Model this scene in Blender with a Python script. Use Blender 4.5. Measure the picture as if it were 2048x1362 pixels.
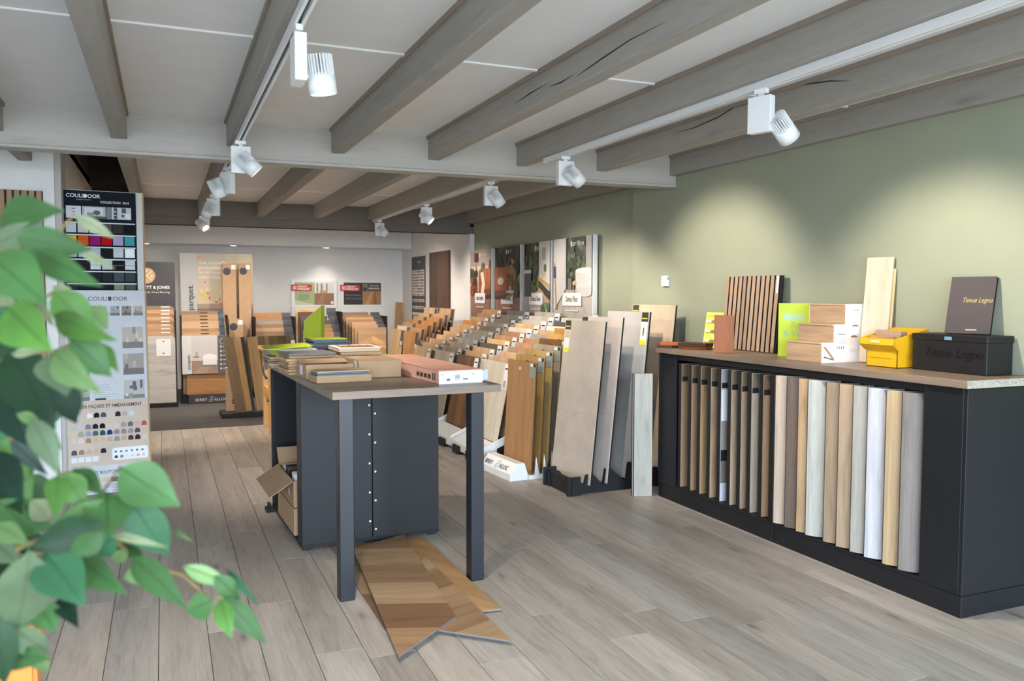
import bpy, math, random
from mathutils import Vector, Matrix
random.seed(7)
for o in list(bpy.data.objects): bpy.data.objects.remove(o)
SC = bpy.context.scene
COL = SC.collection
PI = math.pi

# ------------------------------------------------------------------ camera
H, F = 1.45, 1652.0
YAW, PITCH, ROLL = math.radians(22.837), math.radians(-3.181), math.radians(0.095)
fw = Vector((math.sin(YAW)*math.cos(PITCH), math.cos(YAW)*math.cos(PITCH), math.sin(PITCH)))
rt = Vector((math.cos(YAW), -math.sin(YAW), 0)); up = rt.cross(fw)
rt, up = rt*math.cos(ROLL)+up*math.sin(ROLL), -rt*math.sin(ROLL)+up*math.cos(ROLL)
cam = bpy.data.cameras.new('camera'); camo = bpy.data.objects.new('camera', cam); COL.objects.link(camo)
camo.matrix_world = Matrix(((rt.x, up.x, -fw.x, 0), (rt.y, up.y, -fw.y, 0), (rt.z, up.z, -fw.z, H), (0, 0, 0, 1)))
cam.sensor_width = 36; cam.lens = F/2048*36; cam.clip_start = .05
cam.dof.use_dof = True; cam.dof.focus_distance = 5.3; cam.dof.aperture_fstop = 4.6
SC.camera = camo
# ------------------------------------------------------------------ daylight, exposure
w = bpy.data.worlds.new('overcast_sky'); SC.world = w; w.use_nodes = True
bg = w.node_tree.nodes['Background']
bg.inputs[0].default_value = (.73, .87, 1.0, 1); bg.inputs[1].default_value = 22.0
pl = bpy.data.lights.new('window_portal', 'AREA'); pl.shape = 'RECTANGLE'; pl.size = 6.2; pl.size_y = 2.2
pl.cycles.is_portal = True
plo = bpy.data.objects.new('window_portal', pl); COL.objects.link(plo)
plo.location = (.35, -1.45, 1.2); plo.rotation_euler = (PI/2, 0, 0)      # faces +y, into the room
SC.view_settings.view_transform = 'Standard'; SC.view_settings.look = 'None'
SC.view_settings.exposure = -0.2; SC.view_settings.gamma = 1; SC.view_settings.use_curve_mapping = False
LAMP_W = 105; LAMP_COL = (1, .88, .74)

# ------------------------------------------------------------------ pixel -> place helpers (layout measured off the photograph)
CO = Vector((0, 0, H))
def ray(x, y): return fw + rt*((x-1024)/F) - up*((y-681)/F)
def pz(x, y, z=0): d = ray(x, y); return CO + d*((z-H)/d.z)
def px(x, y, X): d = ray(x, y); return CO + d*(X/d.x)
def py(x, y, Y): d = ray(x, y); return CO + d*(Y/d.y)
def pd(x, y, D): return CO + ray(x, y)*D

# ------------------------------------------------------------------ materials
def lin(r, g, b):
    f = lambda v: v/12.92 if v <= .04045 else ((v+.055)/1.055)**2.4
    return (f(r/255), f(g/255), f(b/255), 1)
MATS = {}
def newmat(name):
    m = bpy.data.materials.new(name); m.use_nodes = True
    nt = m.node_tree; b = nt.nodes['Principled BSDF']
    MATS[name] = m
    return m, nt, b
def N(nt, t, **kw):
    n = nt.nodes.new(t)
    for k, v in kw.items(): setattr(n, k, v)
    return n
def mixc(nt, a, b, fac, mode='MIX'):
    n = N(nt, 'ShaderNodeMix', data_type='RGBA', blend_type=mode)
    for sock, v in ((n.inputs[0], fac), (n.inputs[6], a), (n.inputs[7], b)):
        if hasattr(v, 'is_output'): nt.links.new(v, sock)
        else: sock.default_value = v
    return n.outputs[2]
def ramp(nt, inp, stops):
    r = N(nt, 'ShaderNodeValToRGB'); e = r.color_ramp.elements
    while len(e) < len(stops): e.new(.5)
    for i, (p, v) in enumerate(stops):
        e[i].position = p; e[i].color = (v, v, v, 1) if isinstance(v, (int, float)) else v
    nt.links.new(inp, r.inputs[0]); return r.outputs[0]
def objcoord(nt, rnd=True):
    tc = N(nt, 'ShaderNodeTexCoord'); v = tc.outputs['Object']
    if rnd:
        oi = N(nt, 'ShaderNodeObjectInfo'); m = N(nt, 'ShaderNodeMath', operation='MULTIPLY'); m.inputs[1].default_value = 37.0
        nt.links.new(oi.outputs['Random'], m.inputs[0])
        a = N(nt, 'ShaderNodeVectorMath', operation='ADD'); nt.links.new(v, a.inputs[0]); nt.links.new(m.outputs[0], a.inputs[1]); v = a.outputs[0]
    return v
def noise(nt, v, scale, vscale=(1, 1, 1), detail=4, dist=0, rough=.55):
    mp = N(nt, 'ShaderNodeMapping'); mp.inputs['Scale'].default_value = vscale
    nt.links.new(v, mp.inputs['Vector'])
    n = N(nt, 'ShaderNodeTexNoise'); n.inputs['Scale'].default_value = scale; n.inputs['Detail'].default_value = detail
    n.inputs['Distortion'].default_value = dist; n.inputs['Roughness'].default_value = rough
    nt.links.new(mp.outputs[0], n.inputs['Vector']); return n.outputs['Fac']
def bump(nt, b, h, s=.1, d=.005):
    n = N(nt, 'ShaderNodeBump'); n.inputs['Strength'].default_value = s; n.inputs['Distance'].default_value = d
    nt.links.new(h, n.inputs['Height']); nt.links.new(n.outputs[0], b.inputs['Normal'])
def paint(name, col, rough=.6, var=.06, scale=6, spec=.3, bmp=.02):
    m, nt, b = newmat(name); v = objcoord(nt, False)
    f = noise(nt, v, scale)
    k = ramp(nt, f, [(.3, 1-var), (.7, 1+var)])
    nt.links.new(mixc(nt, col, k, 1.0, 'MULTIPLY'), b.inputs['Base Color'])
    b.inputs['Roughness'].default_value = rough; b.inputs['Specular IOR Level'].default_value = spec
    if bmp: bump(nt, b, noise(nt, v, 220, detail=2), bmp)
    return m
def wood(name, axis='Z', rough=.5, contrast=.22, knots=.0, scale=1.0, bandw=7, spec=.35, pores=.1, col=None):
    """grain runs along the local axis; the tone is the object's own colour"""
    m, nt, b = newmat(name); v = objcoord(nt)
    ai = 'XYZ'.index(axis)
    vs = [11*scale]*3; vs[ai] = .9*scale
    g = noise(nt, v, 2.2, vs, 5, 1.2)
    vb = [bandw*scale]*3; vb[ai] = .22*scale
    band = noise(nt, v, 1.0, vb, 1)
    vf = [120*scale]*3; vf[ai] = 5*scale
    fine = noise(nt, v, 1.6, vf, 2)
    if col is None: oi = N(nt, 'ShaderNodeObjectInfo'); base = oi.outputs['Color']
    else: base = col
    k = ramp(nt, g, [(.28, 1-contrast), (.5, 1.0), (.75, 1+contrast*.45)])
    c = mixc(nt, base, k, 1.0, 'MULTIPLY')
    c = mixc(nt, c, ramp(nt, band, [(.3, 1-contrast*.7), (.7, 1+contrast*.5)]), 1.0, 'MULTIPLY')
    c = mixc(nt, c, ramp(nt, fine, [(.35, 1-pores), (.6, 1.0)]), 1.0, 'MULTIPLY')
    if knots:
        mp = N(nt, 'ShaderNodeMapping'); sk = [5.0*scale]*3; sk[ai] = 1.6*scale; mp.inputs['Scale'].default_value = sk
        nt.links.new(v, mp.inputs['Vector'])
        vo = N(nt, 'ShaderNodeTexVoronoi'); vo.inputs['Scale'].default_value = 1.0; nt.links.new(mp.outputs[0], vo.inputs['Vector'])
        c = mixc(nt, c, ramp(nt, vo.outputs['Distance'], [(.03, 1-knots), (.10, 1-knots*.25), (.2, 1.0)]), 1.0, 'MULTIPLY')
    nt.links.new(c, b.inputs['Base Color'])
    b.inputs['Roughness'].default_value = rough; b.inputs['Specular IOR Level'].default_value = spec
    bump(nt, b, fine, .06)
    return m
def plain(name, rough=.5, spec=.4, metal=0, col=None, var=.04):
    m, nt, b = newmat(name)
    if col is None:
        oi = N(nt, 'ShaderNodeObjectInfo'); src = oi.outputs['Color']
    else: src = col
    f = noise(nt, objcoord(nt), 9)
    nt.links.new(mixc(nt, src, ramp(nt, f, [(.3, 1-var), (.7, 1+var)]), 1.0, 'MULTIPLY'), b.inputs['Base Color'])
    b.inputs['Roughness'].default_value = rough; b.inputs['Specular IOR Level'].default_value = spec; b.inputs['Metallic'].default_value = metal
    return m
wz, wy, wx = wood('board_wood', 'Z', knots=.25), wood('plank_wood', 'Y', .42, .23, .5, pores=.12), wood('flat_wood', 'X')
wzd = wood('rustic_wood', 'Z', .4, .55, .3, 1.2)
w_beam = wood('greywashed_beam', 'Y', .75, .10, .22, .8, 4, .2, .06)
w_cross = wood('whitewashed_beam', 'X', .75, .07, .12, .8, 4, .2, .05)
w_table = wood('worktop_wood', 'X', .38, .2, 0, 1, 7, .4, .12, lin(128, 113, 100))
w_tabley = wood('counter_wood', 'Y', .38, .2, 0, 1, 7, .4, .12, lin(140, 122, 107))
P_ = plain('painted_part', .5)
P_sat = plain('satin_plastic', .28)
P_matt = plain('matt_card', .85, .15, 0, None, .05)
m_ceil = paint('white_ceiling_paint', lin(234, 235, 236), .7, .02)
m_white = paint('white_wall_paint', lin(232, 231, 230), .7, .02)
m_green = paint('sage_green_paint', lin(158, 163, 142), .62, .03, 3)
m_carpet = paint('charcoal_carpet', lin(84, 82, 82), .95, .25, 320, .05, .6)
m_char = paint('charcoal_laminate', lin(24, 26, 31), .48, .12, 40, .4, .08)
m_dark = paint('black_core', lin(32, 32, 35), .6, .05)
m_steel = paint('black_steel', lin(19, 25, 35), .38, .08, 30, .55, .02)
m_sub = paint('dark_underlay', lin(58, 52, 48), .9, .05)
m_card = paint('corrugated_card', lin(180, 149, 119), .85, .05, 12, .15)
m_lime = paint('lime_print', lin(190, 210, 50), .45, .02)
m_pink = paint('salmon_card', lin(222, 168, 148), .7, .08, 7)
m_lampw = paint('white_enamel', lin(236, 238, 240), .35, .01, 5, .4, 0)
m_pave = paint('street_paving', lin(150, 148, 145), .9, .1, 2)
def stone(name, a, bcol, sc):
    m, nt, b = newmat(name); v = objcoord(nt)
    c = mixc(nt, a, bcol, ramp(nt, noise(nt, v, sc, detail=8, rough=.7), [(.35, 0.0), (.65, 1.0)]))
    nt.links.new(c, b.inputs['Base Color']); b.inputs['Roughness'].default_value = .55; return m
# printed flat pictures: colour comes from the print itself
m_print, nt, b = newmat('printed_sheet')
ca = N(nt, 'ShaderNodeVertexColor', layer_name='Col'); nt.links.new(ca.outputs[0], b.inputs['Base Color']); b.inputs['Roughness'].default_value = .45
m_emit, nt, b = newmat('lit_led'); b.inputs['Emission Color'].default_value = (1, .9, .76, 1); b.inputs['Emission Strength'].default_value = 9; b.inputs['Base Color'].default_value = (1, 1, 1, 1)
m_glass, nt, b = newmat('clear_glass'); b.inputs['Transmission Weight'].default_value = 1; b.inputs['Roughness'].default_value = 0; b.inputs['IOR'].default_value = 1.0; b.inputs['Specular IOR Level'].default_value = 0
m_film, nt, b = newmat('clear_film'); b.inputs['Transmission Weight'].default_value = .95; b.inputs['Roughness'].default_value = .12; b.inputs['IOR'].default_value = 1.25
m_leaf, nt, b = newmat('leaf_green')
oi = N(nt, 'ShaderNodeObjectInfo'); v = objcoord(nt)
c = mixc(nt, oi.outputs['Color'], ramp(nt, noise(nt, v, 18, detail=3), [(.3, .8), (.7, 1.18)]), 1.0, 'MULTIPLY')
nt.links.new(c, b.inputs['Base Color']); b.inputs['Roughness'].default_value = .5; b.inputs['Specular IOR Level'].default_value = .35
tr = N(nt, 'ShaderNodeBsdfTranslucent'); nt.links.new(c, tr.inputs[0])
mx = N(nt, 'ShaderNodeMixShader'); mx.inputs[0].default_value = .28
nt.links.new(b.outputs[0], mx.inputs[1]); nt.links.new(tr.outputs[0], mx.inputs[2])
nt.links.new(mx.outputs[0], nt.nodes['Material Output'].inputs[0])

# ------------------------------------------------------------------ mesh helpers
class MB:
    def __init__(s): s.v = []; s.f = []; s.c = []
    def poly(s, pts, col=None):
        i = len(s.v); s.v += [tuple(p) for p in pts]; s.f.append(list(range(i, i+len(pts)))); s.c.append(col); return s
    def box(s, x0, x1, y0, y1, z0, z1):
        i = len(s.v)
        s.v += [(x, y, z) for z in (z0, z1) for (x, y) in ((x0, y0), (x1, y0), (x1, y1), (x0, y1))]
        for q in ((0, 3, 2, 1), (4, 5, 6, 7), (0, 1, 5, 4), (1, 2, 6, 5), (2, 3, 7, 6), (3, 0, 4, 7)):
            s.f.append([i+k for k in q]); s.c.append(None)
        return s
    def cbox(s, x0, x1, y0, y1, z0, z1, c=.002):
        """box whose upper rim is chamfered"""
        i = len(s.v)
        for (z, d) in ((z0, 0), (z1-c, 0), (z1, c)):
            s.v += [(x0+d, y0+d, z), (x1-d, y0+d, z), (x1-d, y1-d, z), (x0+d, y1-d, z)]
        for k in (0, 4):
            for j in range(4): s.f.append([i+k+j, i+k+(j+1) % 4, i+k+4+(j+1) % 4, i+k+4+j]); s.c.append(None)
        s.f.append([i+8, i+9, i+10, i+11]); s.c.append(None); s.f.append([i+3, i+2, i+1, i]); s.c.append(None)
        return s
    def prism(s, poly, a0, a1, plane='xz'):
        """extrude a 2-D outline along the third axis"""
        def P(u, t, a): return {'xz': (u, a, t), 'xy': (u, t, a), 'yz': (a, u, t)}[plane]
        n = len(poly); i = len(s.v)
        s.v += [P(u, t, a0) for u, t in poly] + [P(u, t, a1) for u, t in poly]
        s.f.append([i+k for k in range(n)]); s.c.append(None); s.f.append([i+n+k for k in reversed(range(n))]); s.c.append(None)
        for k in range(n): s.f.append([i+k, i+n+k, i+n+(k+1) % n, i+(k+1) % n]); s.c.append(None)
        return s
    def cyl(s, p0, p1, r0, r1=None, n=20, cap=True):
        r1 = r0 if r1 is None else r1
        p0, p1 = Vector(p0), Vector(p1); d = (p1-p0).normalized()
        a = d.orthogonal().normalized(); bb = d.cross(a); i = len(s.v)
        for p, r in ((p0, r0), (p1, r1)):
            s.v += [tuple(p+(a*math.cos(t)+bb*math.sin(t))*r) for t in (2*PI*k/n for k in range(n))]
        for k in range(n): s.f.append([i+k, i+(k+1) % n, i+n+(k+1) % n, i+n+k]); s.c.append(None)
        if cap:
            s.f.append([i+k for k in reversed(range(n))]); s.c.append(None)
            s.f.append([i+n+k for k in range(n)]); s.c.append(None)
        return s
    def tube(s, pts, r0, r1=None, n=8):
        r1 = r0 if r1 is None else r1
        pts = [Vector(p) for p in pts]; i = len(s.v); m = len(pts)
        for j, p in enumerate(pts):
            d = (pts[min(j+1, m-1)]-pts[max(j-1, 0)]).normalized(); a = d.cross(Vector((0.13, .3, 1))).normalized(); bb = d.cross(a); r = r0+(r1-r0)*j/(m-1)
            s.v += [tuple(p+(a*math.cos(2*PI*k/n)+bb*math.sin(2*PI*k/n))*r) for k in range(n)]
        for j in range(m-1):
            for k in range(n): s.f.append([i+j*n+k, i+j*n+(k+1) % n, i+(j+1)*n+(k+1) % n, i+(j+1)*n+k]); s.c.append(None)
        s.f.append([i+k for k in reversed(range(n))]); s.c.append(None); s.f.append([i+(m-1)*n+k for k in range(n)]); s.c.append(None)
        return s
    def mesh(s, name):
        me = bpy.data.meshes.new(name); me.from_pydata(s.v, [], s.f)
        if any(c is not None for c in s.c):
            at = me.color_attributes.new('Col', 'FLOAT_COLOR', 'CORNER')
            k = 0
            for f, c in zip(s.f, s.c):
                for _ in f: at.data[k].color = c or (1, 1, 1, 1); k += 1
        me.update(); return me
def put(name, mb, mat, parent=None, loc=(0, 0, 0), rot=(0, 0, 0), col=None, bev=0, smooth=False, seg=1, fixn=True):
    me = mb.mesh(name) if isinstance(mb, MB) else mb
    if isinstance(mb, MB) and fixn and not any(c is not None for c in mb.c):
        import bmesh
        bm = bmesh.new(); bm.from_mesh(me); bmesh.ops.recalc_face_normals(bm, faces=bm.faces); bm.to_mesh(me); bm.free()
    if smooth:
        for p in me.polygons: p.use_smooth = True
    o = bpy.data.objects.new(name, me); COL.objects.link(o)
    if mat and not me.materials: me.materials.append(mat)
    o.location = loc; o.rotation_euler = rot
    if parent: o.parent = parent
    if col: o.color = col
    if bev:
        b = o.modifiers.new('edge', 'BEVEL'); b.width = bev; b.segments = seg; b.limit_method = 'ANGLE'; b.angle_limit = .6
    return o
def empty(name, label, cat, loc=(0, 0, 0), rot=(0, 0, 0), group=None, kind=None):
    o = bpy.data.objects.new(name, None); COL.objects.link(o); o.location = loc; o.rotation_euler = rot; o.empty_display_size = .05
    return tag(o, label, cat, group, kind)
def tag(o, label, cat=None, group=None, kind=None):
    o['label'] = label
    if cat: o['category'] = cat
    if group: o['group'] = group
    if kind: o['kind'] = kind
    return o
def struct(o, label=None):
    o['kind'] = 'structure'
    if label: o['label'] = label
    return o
def text(s, size, parent, x, z, col, y=-.001, align='LEFT', name='lettering', rot=(PI/2, 0, 0), sx=1.0, shear=0, weight=0):
    cu = bpy.data.curves.new(name, 'FONT'); cu.body = s; cu.size = size; cu.align_x = align; cu.extrude = .0003; cu.shear = shear; cu.offset = weight
    cu.resolution_u = 3
    o = bpy.data.objects.new(name, cu); COL.objects.link(o); o.parent = parent; o.location = (x, y, z); o.rotation_euler = rot; o.scale = (sx, 1, 1)
    cu.materials.append(P_matt); o.color = col
    return o
def sheet(parent, polys, y=-.001, name='print', W=1, Hh=1, x0=0, z0=0, split=False):
    """flat print facing local -Y: polygons (points in 0..1 of the sheet, srgb colour), later ones printed over earlier ones"""
    if split:
        for k, q in enumerate(polys): sheet(parent, [q], y-.00018*k, 'printed_mark', W, Hh, x0, z0)
        return
    mb = MB()
    for k, (pts, c) in enumerate(polys):
        yy = y-.00018*k
        area = sum(pts[i][0]*pts[(i+1) % len(pts)][1]-pts[(i+1) % len(pts)][0]*pts[i][1] for i in range(len(pts)))
        if area < 0: pts = pts[::-1]
        mb.poly([(x0+p[0]*W, yy, z0+p[1]*Hh) for p in pts], lin(*c))
    return put(name, mb, m_print, parent)
def R_(a, b, c, d): return [(a, b), (c, b), (c, d), (a, d)]
def E_(cx, cy, rx, ry, n=14): return [(cx+rx*math.cos(2*PI*k/n), cy+ry*math.sin(2*PI*k/n)) for k in range(n)]
def arch(cx, cy, w_, h_):
    return [(cx-w_, cy), (cx+w_, cy)]+[(cx+w_*math.cos(t), cy+h_*.5+h_*.5*math.sin(t)) for t in (PI*k/8 for k in range(9))]
def shade(c, k): return tuple(max(0, min(255, v*k)) for v in c)
OK_ = (PI/2, 0, 0)
NOR = ['first', 'second', 'third', 'fourth', 'fifth', 'sixth', 'seventh', 'eighth', 'ninth', 'tenth', 'eleventh', 'twelfth', 'thirteenth']

# ================================================================== THE SETTING
XW, XWF = 3.70, 3.757          # green wall, its far stretch set back a little
YB = 13.53                    # back wall
YC = 5.495                    # front face of the main cross beam
ZB, ZC = 2.372, 2.53          # underside of the joists, ceiling boards
# ---- plank floor
fl = put('floor', MB().box(-3.4, 4.0, -1.6, 13.7, -.08, -.014), m_sub); struct(fl, 'greige oak plank floor')
PWID = .194
lens = [1.29, 1.29, 1.29]
shared = {}
rs = random.Random(3)
def plank_mesh(L):
    L = round(L, 2)
    if L not in shared: shared[L] = MB().cbox(.0013, PWID-.0013, .0009, L-.0009, -.014, 0, .0008).mesh('plank')
    return shared[L]
nx0 = -8
for i in range(nx0, 20):
    x = -.048+PWID*i
    if x > XW: break
    yy = 1.15+rs.random()*-1.25 if x > -1.1 else 2.2-rs.random()
    while yy < 9.48:
        L = 1.29
        if yy+L > 9.48: L = round(9.48-yy, 2)
        if L < .03: break
        k = rs.uniform(.84, 1.1); wm = rs.uniform(-.03, .03)
        o = put('plank', plank_mesh(L), wy, fl, (x, yy, 0), col=(.425*k*(1+wm), .374*k, .33*k*(1-wm), 1))
        yy += L
put('threshold_floor', MB().box(-3.4, 3.7, -1.6, 1.2, -.014, -.004), paint('front_floor', lin(165, 150, 135), .5, .08), fl)
ca_ = put('floor_carpet', MB().box(-1.0, 3.8, 9.48, 13.6, -.014, .004), m_carpet); struct(ca_, 'dark charcoal carpet at the back of the shop')
# ---- walls
struct(put('wall_right', MB().box(XW, XW+.2, -1.6, 6.14, 0, 2.6), m_green), 'sage green side wall')
struct(put('wall_right_far', MB().box(XWF, XWF+.16, 6.14, 10.2, 0, 2.6), m_green), 'sage green side wall, far stretch set back')
struct(put('wall_right_white', MB().box(XW, XW+.2, 10.2, YB, 0, 2.6), m_white), 'white side wall at the back')
struct(put('wall_back', MB().box(-1.2, 3.9, YB, YB+.2, 0, 2.6), m_white), 'white back wall')
struct(put('wall_left', MB().box(-3.4, -3.2, -1.6, 6.9, 0, 2.6), m_white))
lw = put('wall_left_partition', MB().box(-3.2, -.69, 6.6, 6.9, 0, 2.6), m_white); struct(lw, 'white partition wall behind the plant')
struct(put('wall_left_rear', MB().box(-.9, -.70, 6.9, YB, 0, 2.6), m_white))
wf = MB().box(-3.4, 3.9, -1.75, -1.6, 2.3, 2.6).box(-3.4, 3.9, -1.75, -1.6, 0, .1).box(-3.4, -2.75, -1.75, -1.6, .1, 2.3).box(3.45, 3.9, -1.75, -1.6, .1, 2.3)
struct(put('wall_front', wf, m_white), 'shop front wall around the window')
wfw = put('window_1', MB().box(-2.75, -2.69, -1.70, -1.64, .1, 2.3).box(3.39, 3.45, -1.70, -1.64, .1, 2.3).box(-2.75, 3.45, -1.7, -1.64, .1, .16).box(-2.75, 3.45, -1.7, -1.64, 2.24, 2.3).box(-.7, -.64, -1.7, -1.64, .16, 2.24).box(1.35, 1.41, -1.7, -1.64, .16, 2.24), P_, col=lin(60, 62, 66)); struct(wfw, 'shop window')
struct(put('pavement', MB().box(-30, 30, -40, -1.76, -.3, -.1), m_pave), 'pavement outside the shop window')
sf = put('wall_soffit', MB().box(-.7, XW, 12.97, YB, 2.185, 2.6), m_white); struct(sf, 'boxed white soffit along the back wall')
# ---- ceiling, its boards, battens
ce = put('ceiling', MB().box(-3.4, 3.95, -1.75, 6.62, 2.56, 2.7).box(-3.4, -.72, 6.62, 13.7, 2.56, 2.7).box(-.235, 3.95, 6.62, 13.7, 2.56, 2.7).box(-.72, -.235, 10.2, 13.7, 2.56, 2.7), m_ceil); struct(ce, 'white board ceiling between grey beams')
BX = [-3.52, -2.865, -2.21, -1.555, -.905, -.27, .38, 1.03, 1.688, 2.347, 2.997, 3.64]
BW = .086
JY = [-.2, 1.4, 3.68]                       # board joints in the front part
JY2 = [7.25, 8.9]
for i in range(len(BX)-1):
    xa, xb = BX[i]+BW, BX[i+1]
    for (ys, y_lo, y_hi) in ((JY, -1.6, YC+.05), (JY2, YC+.15, 10.25)):
        if y_lo > 5 and xb < -1.0: continue
        cuts = [y_lo]+ys+[y_hi]
        if i == 4 and y_lo > 5: cuts, ys = [y_lo, 6.6], []
        for a, b_ in zip(cuts, cuts[1:]):
            put('ceiling_board', MB().box(xa-.03, xb+.03, a+.002, b_-.002, ZC, 2.559), m_ceil, ce)
        for yj in ys:
            put('batten', MB().box(xa, xb, yj-.012, yj+.012, ZC-.008, ZC+.004), m_lampw, ce)
put('ceiling_board', MB().box(-.7, XW, 10.3, 12.97, 2.5, 2.559), m_ceil, ce)
# ---- joists
rb = random.Random(5)
desc = {4: 'grey ceiling joist at the left edge of the picture, above the partition', 5: 'grey ceiling joist left of the one carrying a spotlight rail, above the plant',
        6: 'grey ceiling joist carrying the rail above the dark table', 7: 'grey ceiling joist to the right of the rail above the table', 8: 'grey ceiling joist with a long wavy crack in its side',
        9: 'grey ceiling joist carrying the rail nearest the green wall', 10: 'grey ceiling joist between the right rail and the wall joist', 11: 'grey ceiling joist lying against the top of the green wall'}
for i, x in enumerate(BX):
    k = rb.uniform(.93, 1.06)
    c = (.37*k, .352*k, .322*k, 1)
    bm_ = MB().box(x, x+BW, -1.6, YC+.02, ZB, ZC+.028)
    o = put('ceiling_beam', bm_, w_beam, None, (0, 0, 0), col=c, bev=.004)
    struct(o, desc.get(i, 'grey ceiling joist beyond the left of the picture')+', front bay' if i >= 4 else 'grey ceiling joist outside the picture')
    for sx in (x-.012, x+BW):
        put('top_strip', MB().box(sx, sx+.012, -1.6, YC, ZC-.022, ZC+.004), w_beam, o, col=(.33, .28, .235, 1))
    if i >= 4:
        y1 = 6.61 if i == 4 else 10.22
        o = put('ceiling_beam', MB().box(x, x+BW, YC+.12, y1, ZB-.008, ZC+.028), w_beam, None, col=(c[0]*.95, c[1]*.95, c[2]*.93, 1), bev=.004)
        struct(o, desc.get(i)+', rear bay')
# wavy splits in two joists
def crack(parent_x, pts, X):
    mb = MB(); n = len(pts)
    top = []; bot = []
    for j, (a, b_) in enumerate(pts):
        p = px(a, b_, X); t = .003*math.sin(PI*j/(n-1))+.0006
        top.append((X-.0008, p.y, p.z+t)); bot.append((X-.0008, p.y, p.z-t))
    for j in range(n-1): mb.poly([top[j], bot[j], bot[j+1], top[j+1]])
    return put('crack', mb, P_matt, None, col=lin(52, 46, 42), fixn=False)
beams_front = {round(o.data.vertices[0].co.x, 2): o for o in bpy.data.objects if o.name.startswith('ceiling_beam') and min(v.co.y for v in o.data.vertices) < 0}
for bx, pts in ((1.688, [(1028, 209), (1060, 187), (1098, 165)]), (1.688, [(1098, 174), (1122, 165), (1150, 148)]), (1.688, [(1150, 155), (1176, 137), (1200, 120), (1260, 80), (1330, 44)]),
                (2.997, [(1348, 267), (1390, 255), (1435, 235), (1470, 214), (1500, 206)]), (2.997, [(1545, 190), (1600, 170), (1660, 162), (1700, 162)])):
    cr = crack(bx, pts, bx); pr = beams_front.get(round(bx, 2)); cr.parent = pr
# ---- cross beams
cb = put('ceiling_beam', MB().box(-3.2, XW, YC, YC+.13, 2.30, ZC+.02), w_cross, col=(.50, .475, .44, 1), bev=.004); struct(cb, 'whitewashed cross beam spanning the shop')
put('moulding', MB().box(-3.2, XW, YC-.012, YC+.142, 2.285, 2.305), w_cross, cb, col=(.52, .50, .47, 1), bev=.005)
rcb = put('ceiling_beam', MB().box(-.75, XWF, 10.2, 10.33, 2.24, 2.57), w_cross, col=(.20, .18, .16, 1), bev=.004); struct(rcb, 'dark grey cross beam in front of the back room')
put('lower_board', MB().box(-.75, XWF, 10.19, 10.33, 2.24, 2.33), w_cross, rcb, col=(.19, .175, .16, 1), bev=.003)
# ---- made-up dark shaft, added to darken the ceiling bay above the colour board
m_shaft = paint('dark_shaft_lining', lin(70, 62, 56), .9, .1)
lf = put('added_shaft', MB().box(-.76, -.72, 6.58, 10.24, 2.56, 3.6).box(-.235, -.195, 6.58, 10.24, 2.71, 3.6).box(-.76, -.195, 6.58, 6.62, 2.71, 3.6).box(-.76, -.195, 10.15, 10.24, 2.56, 3.6).box(-.76, -.195, 6.58, 10.24, 3.6, 3.64), m_shaft); struct(lf, 'made-up dark shaft in the ceiling beside the joist, added to darken the bay')
struct(put('trim_1', MB().box(-.69, -.65, 6.63, 6.95, 0, 2.53), paint('grey_jamb', lin(188, 186, 182), .7, .03)), 'grey jamb beside the partition wall')

# ================================================================== SPOTLIGHT RAILS AND LAMPS
def rail(x, ya, yb, label):
    t = empty('light_rail', label, 'light rail', (x, ya, ZB), group='spotlight rails under the joists')
    mb = MB().box(-.018, .018, 0, yb-ya, -.006, 0).box(-.018, -.007, 0, yb-ya, -.034, -.006).box(.007, .018, 0, yb-ya, -.034, -.006)
    put('profile', mb, m_lampw, t, bev=.0015)
    put('slot', MB().box(-.007, .007, .002, yb-ya-.002, -.012, -.0061), P_, t, col=lin(60, 62, 64))
    put('end_cap', MB().box(-.019, .019, -.006, .0, -.035, 0), m_lampw, t)
    put('end_cap', MB().box(-.019, .019, yb-ya, yb-ya+.006, -.035, 0), m_lampw, t)
rail(.43, -.3, 5.40, 'white spotlight rail under the joist above the dark table')
rail(.43, 5.75, 10.1, 'white spotlight rail at the back, in line with the table rail')
rail(2.405, -.3, 5.12, 'white spotlight rail in front, on the joist nearest the green wall')
rail(2.405, 5.75, 10.1, 'white spotlight rail at the back, in line with the wall rail')
HEAD = {}
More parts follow.
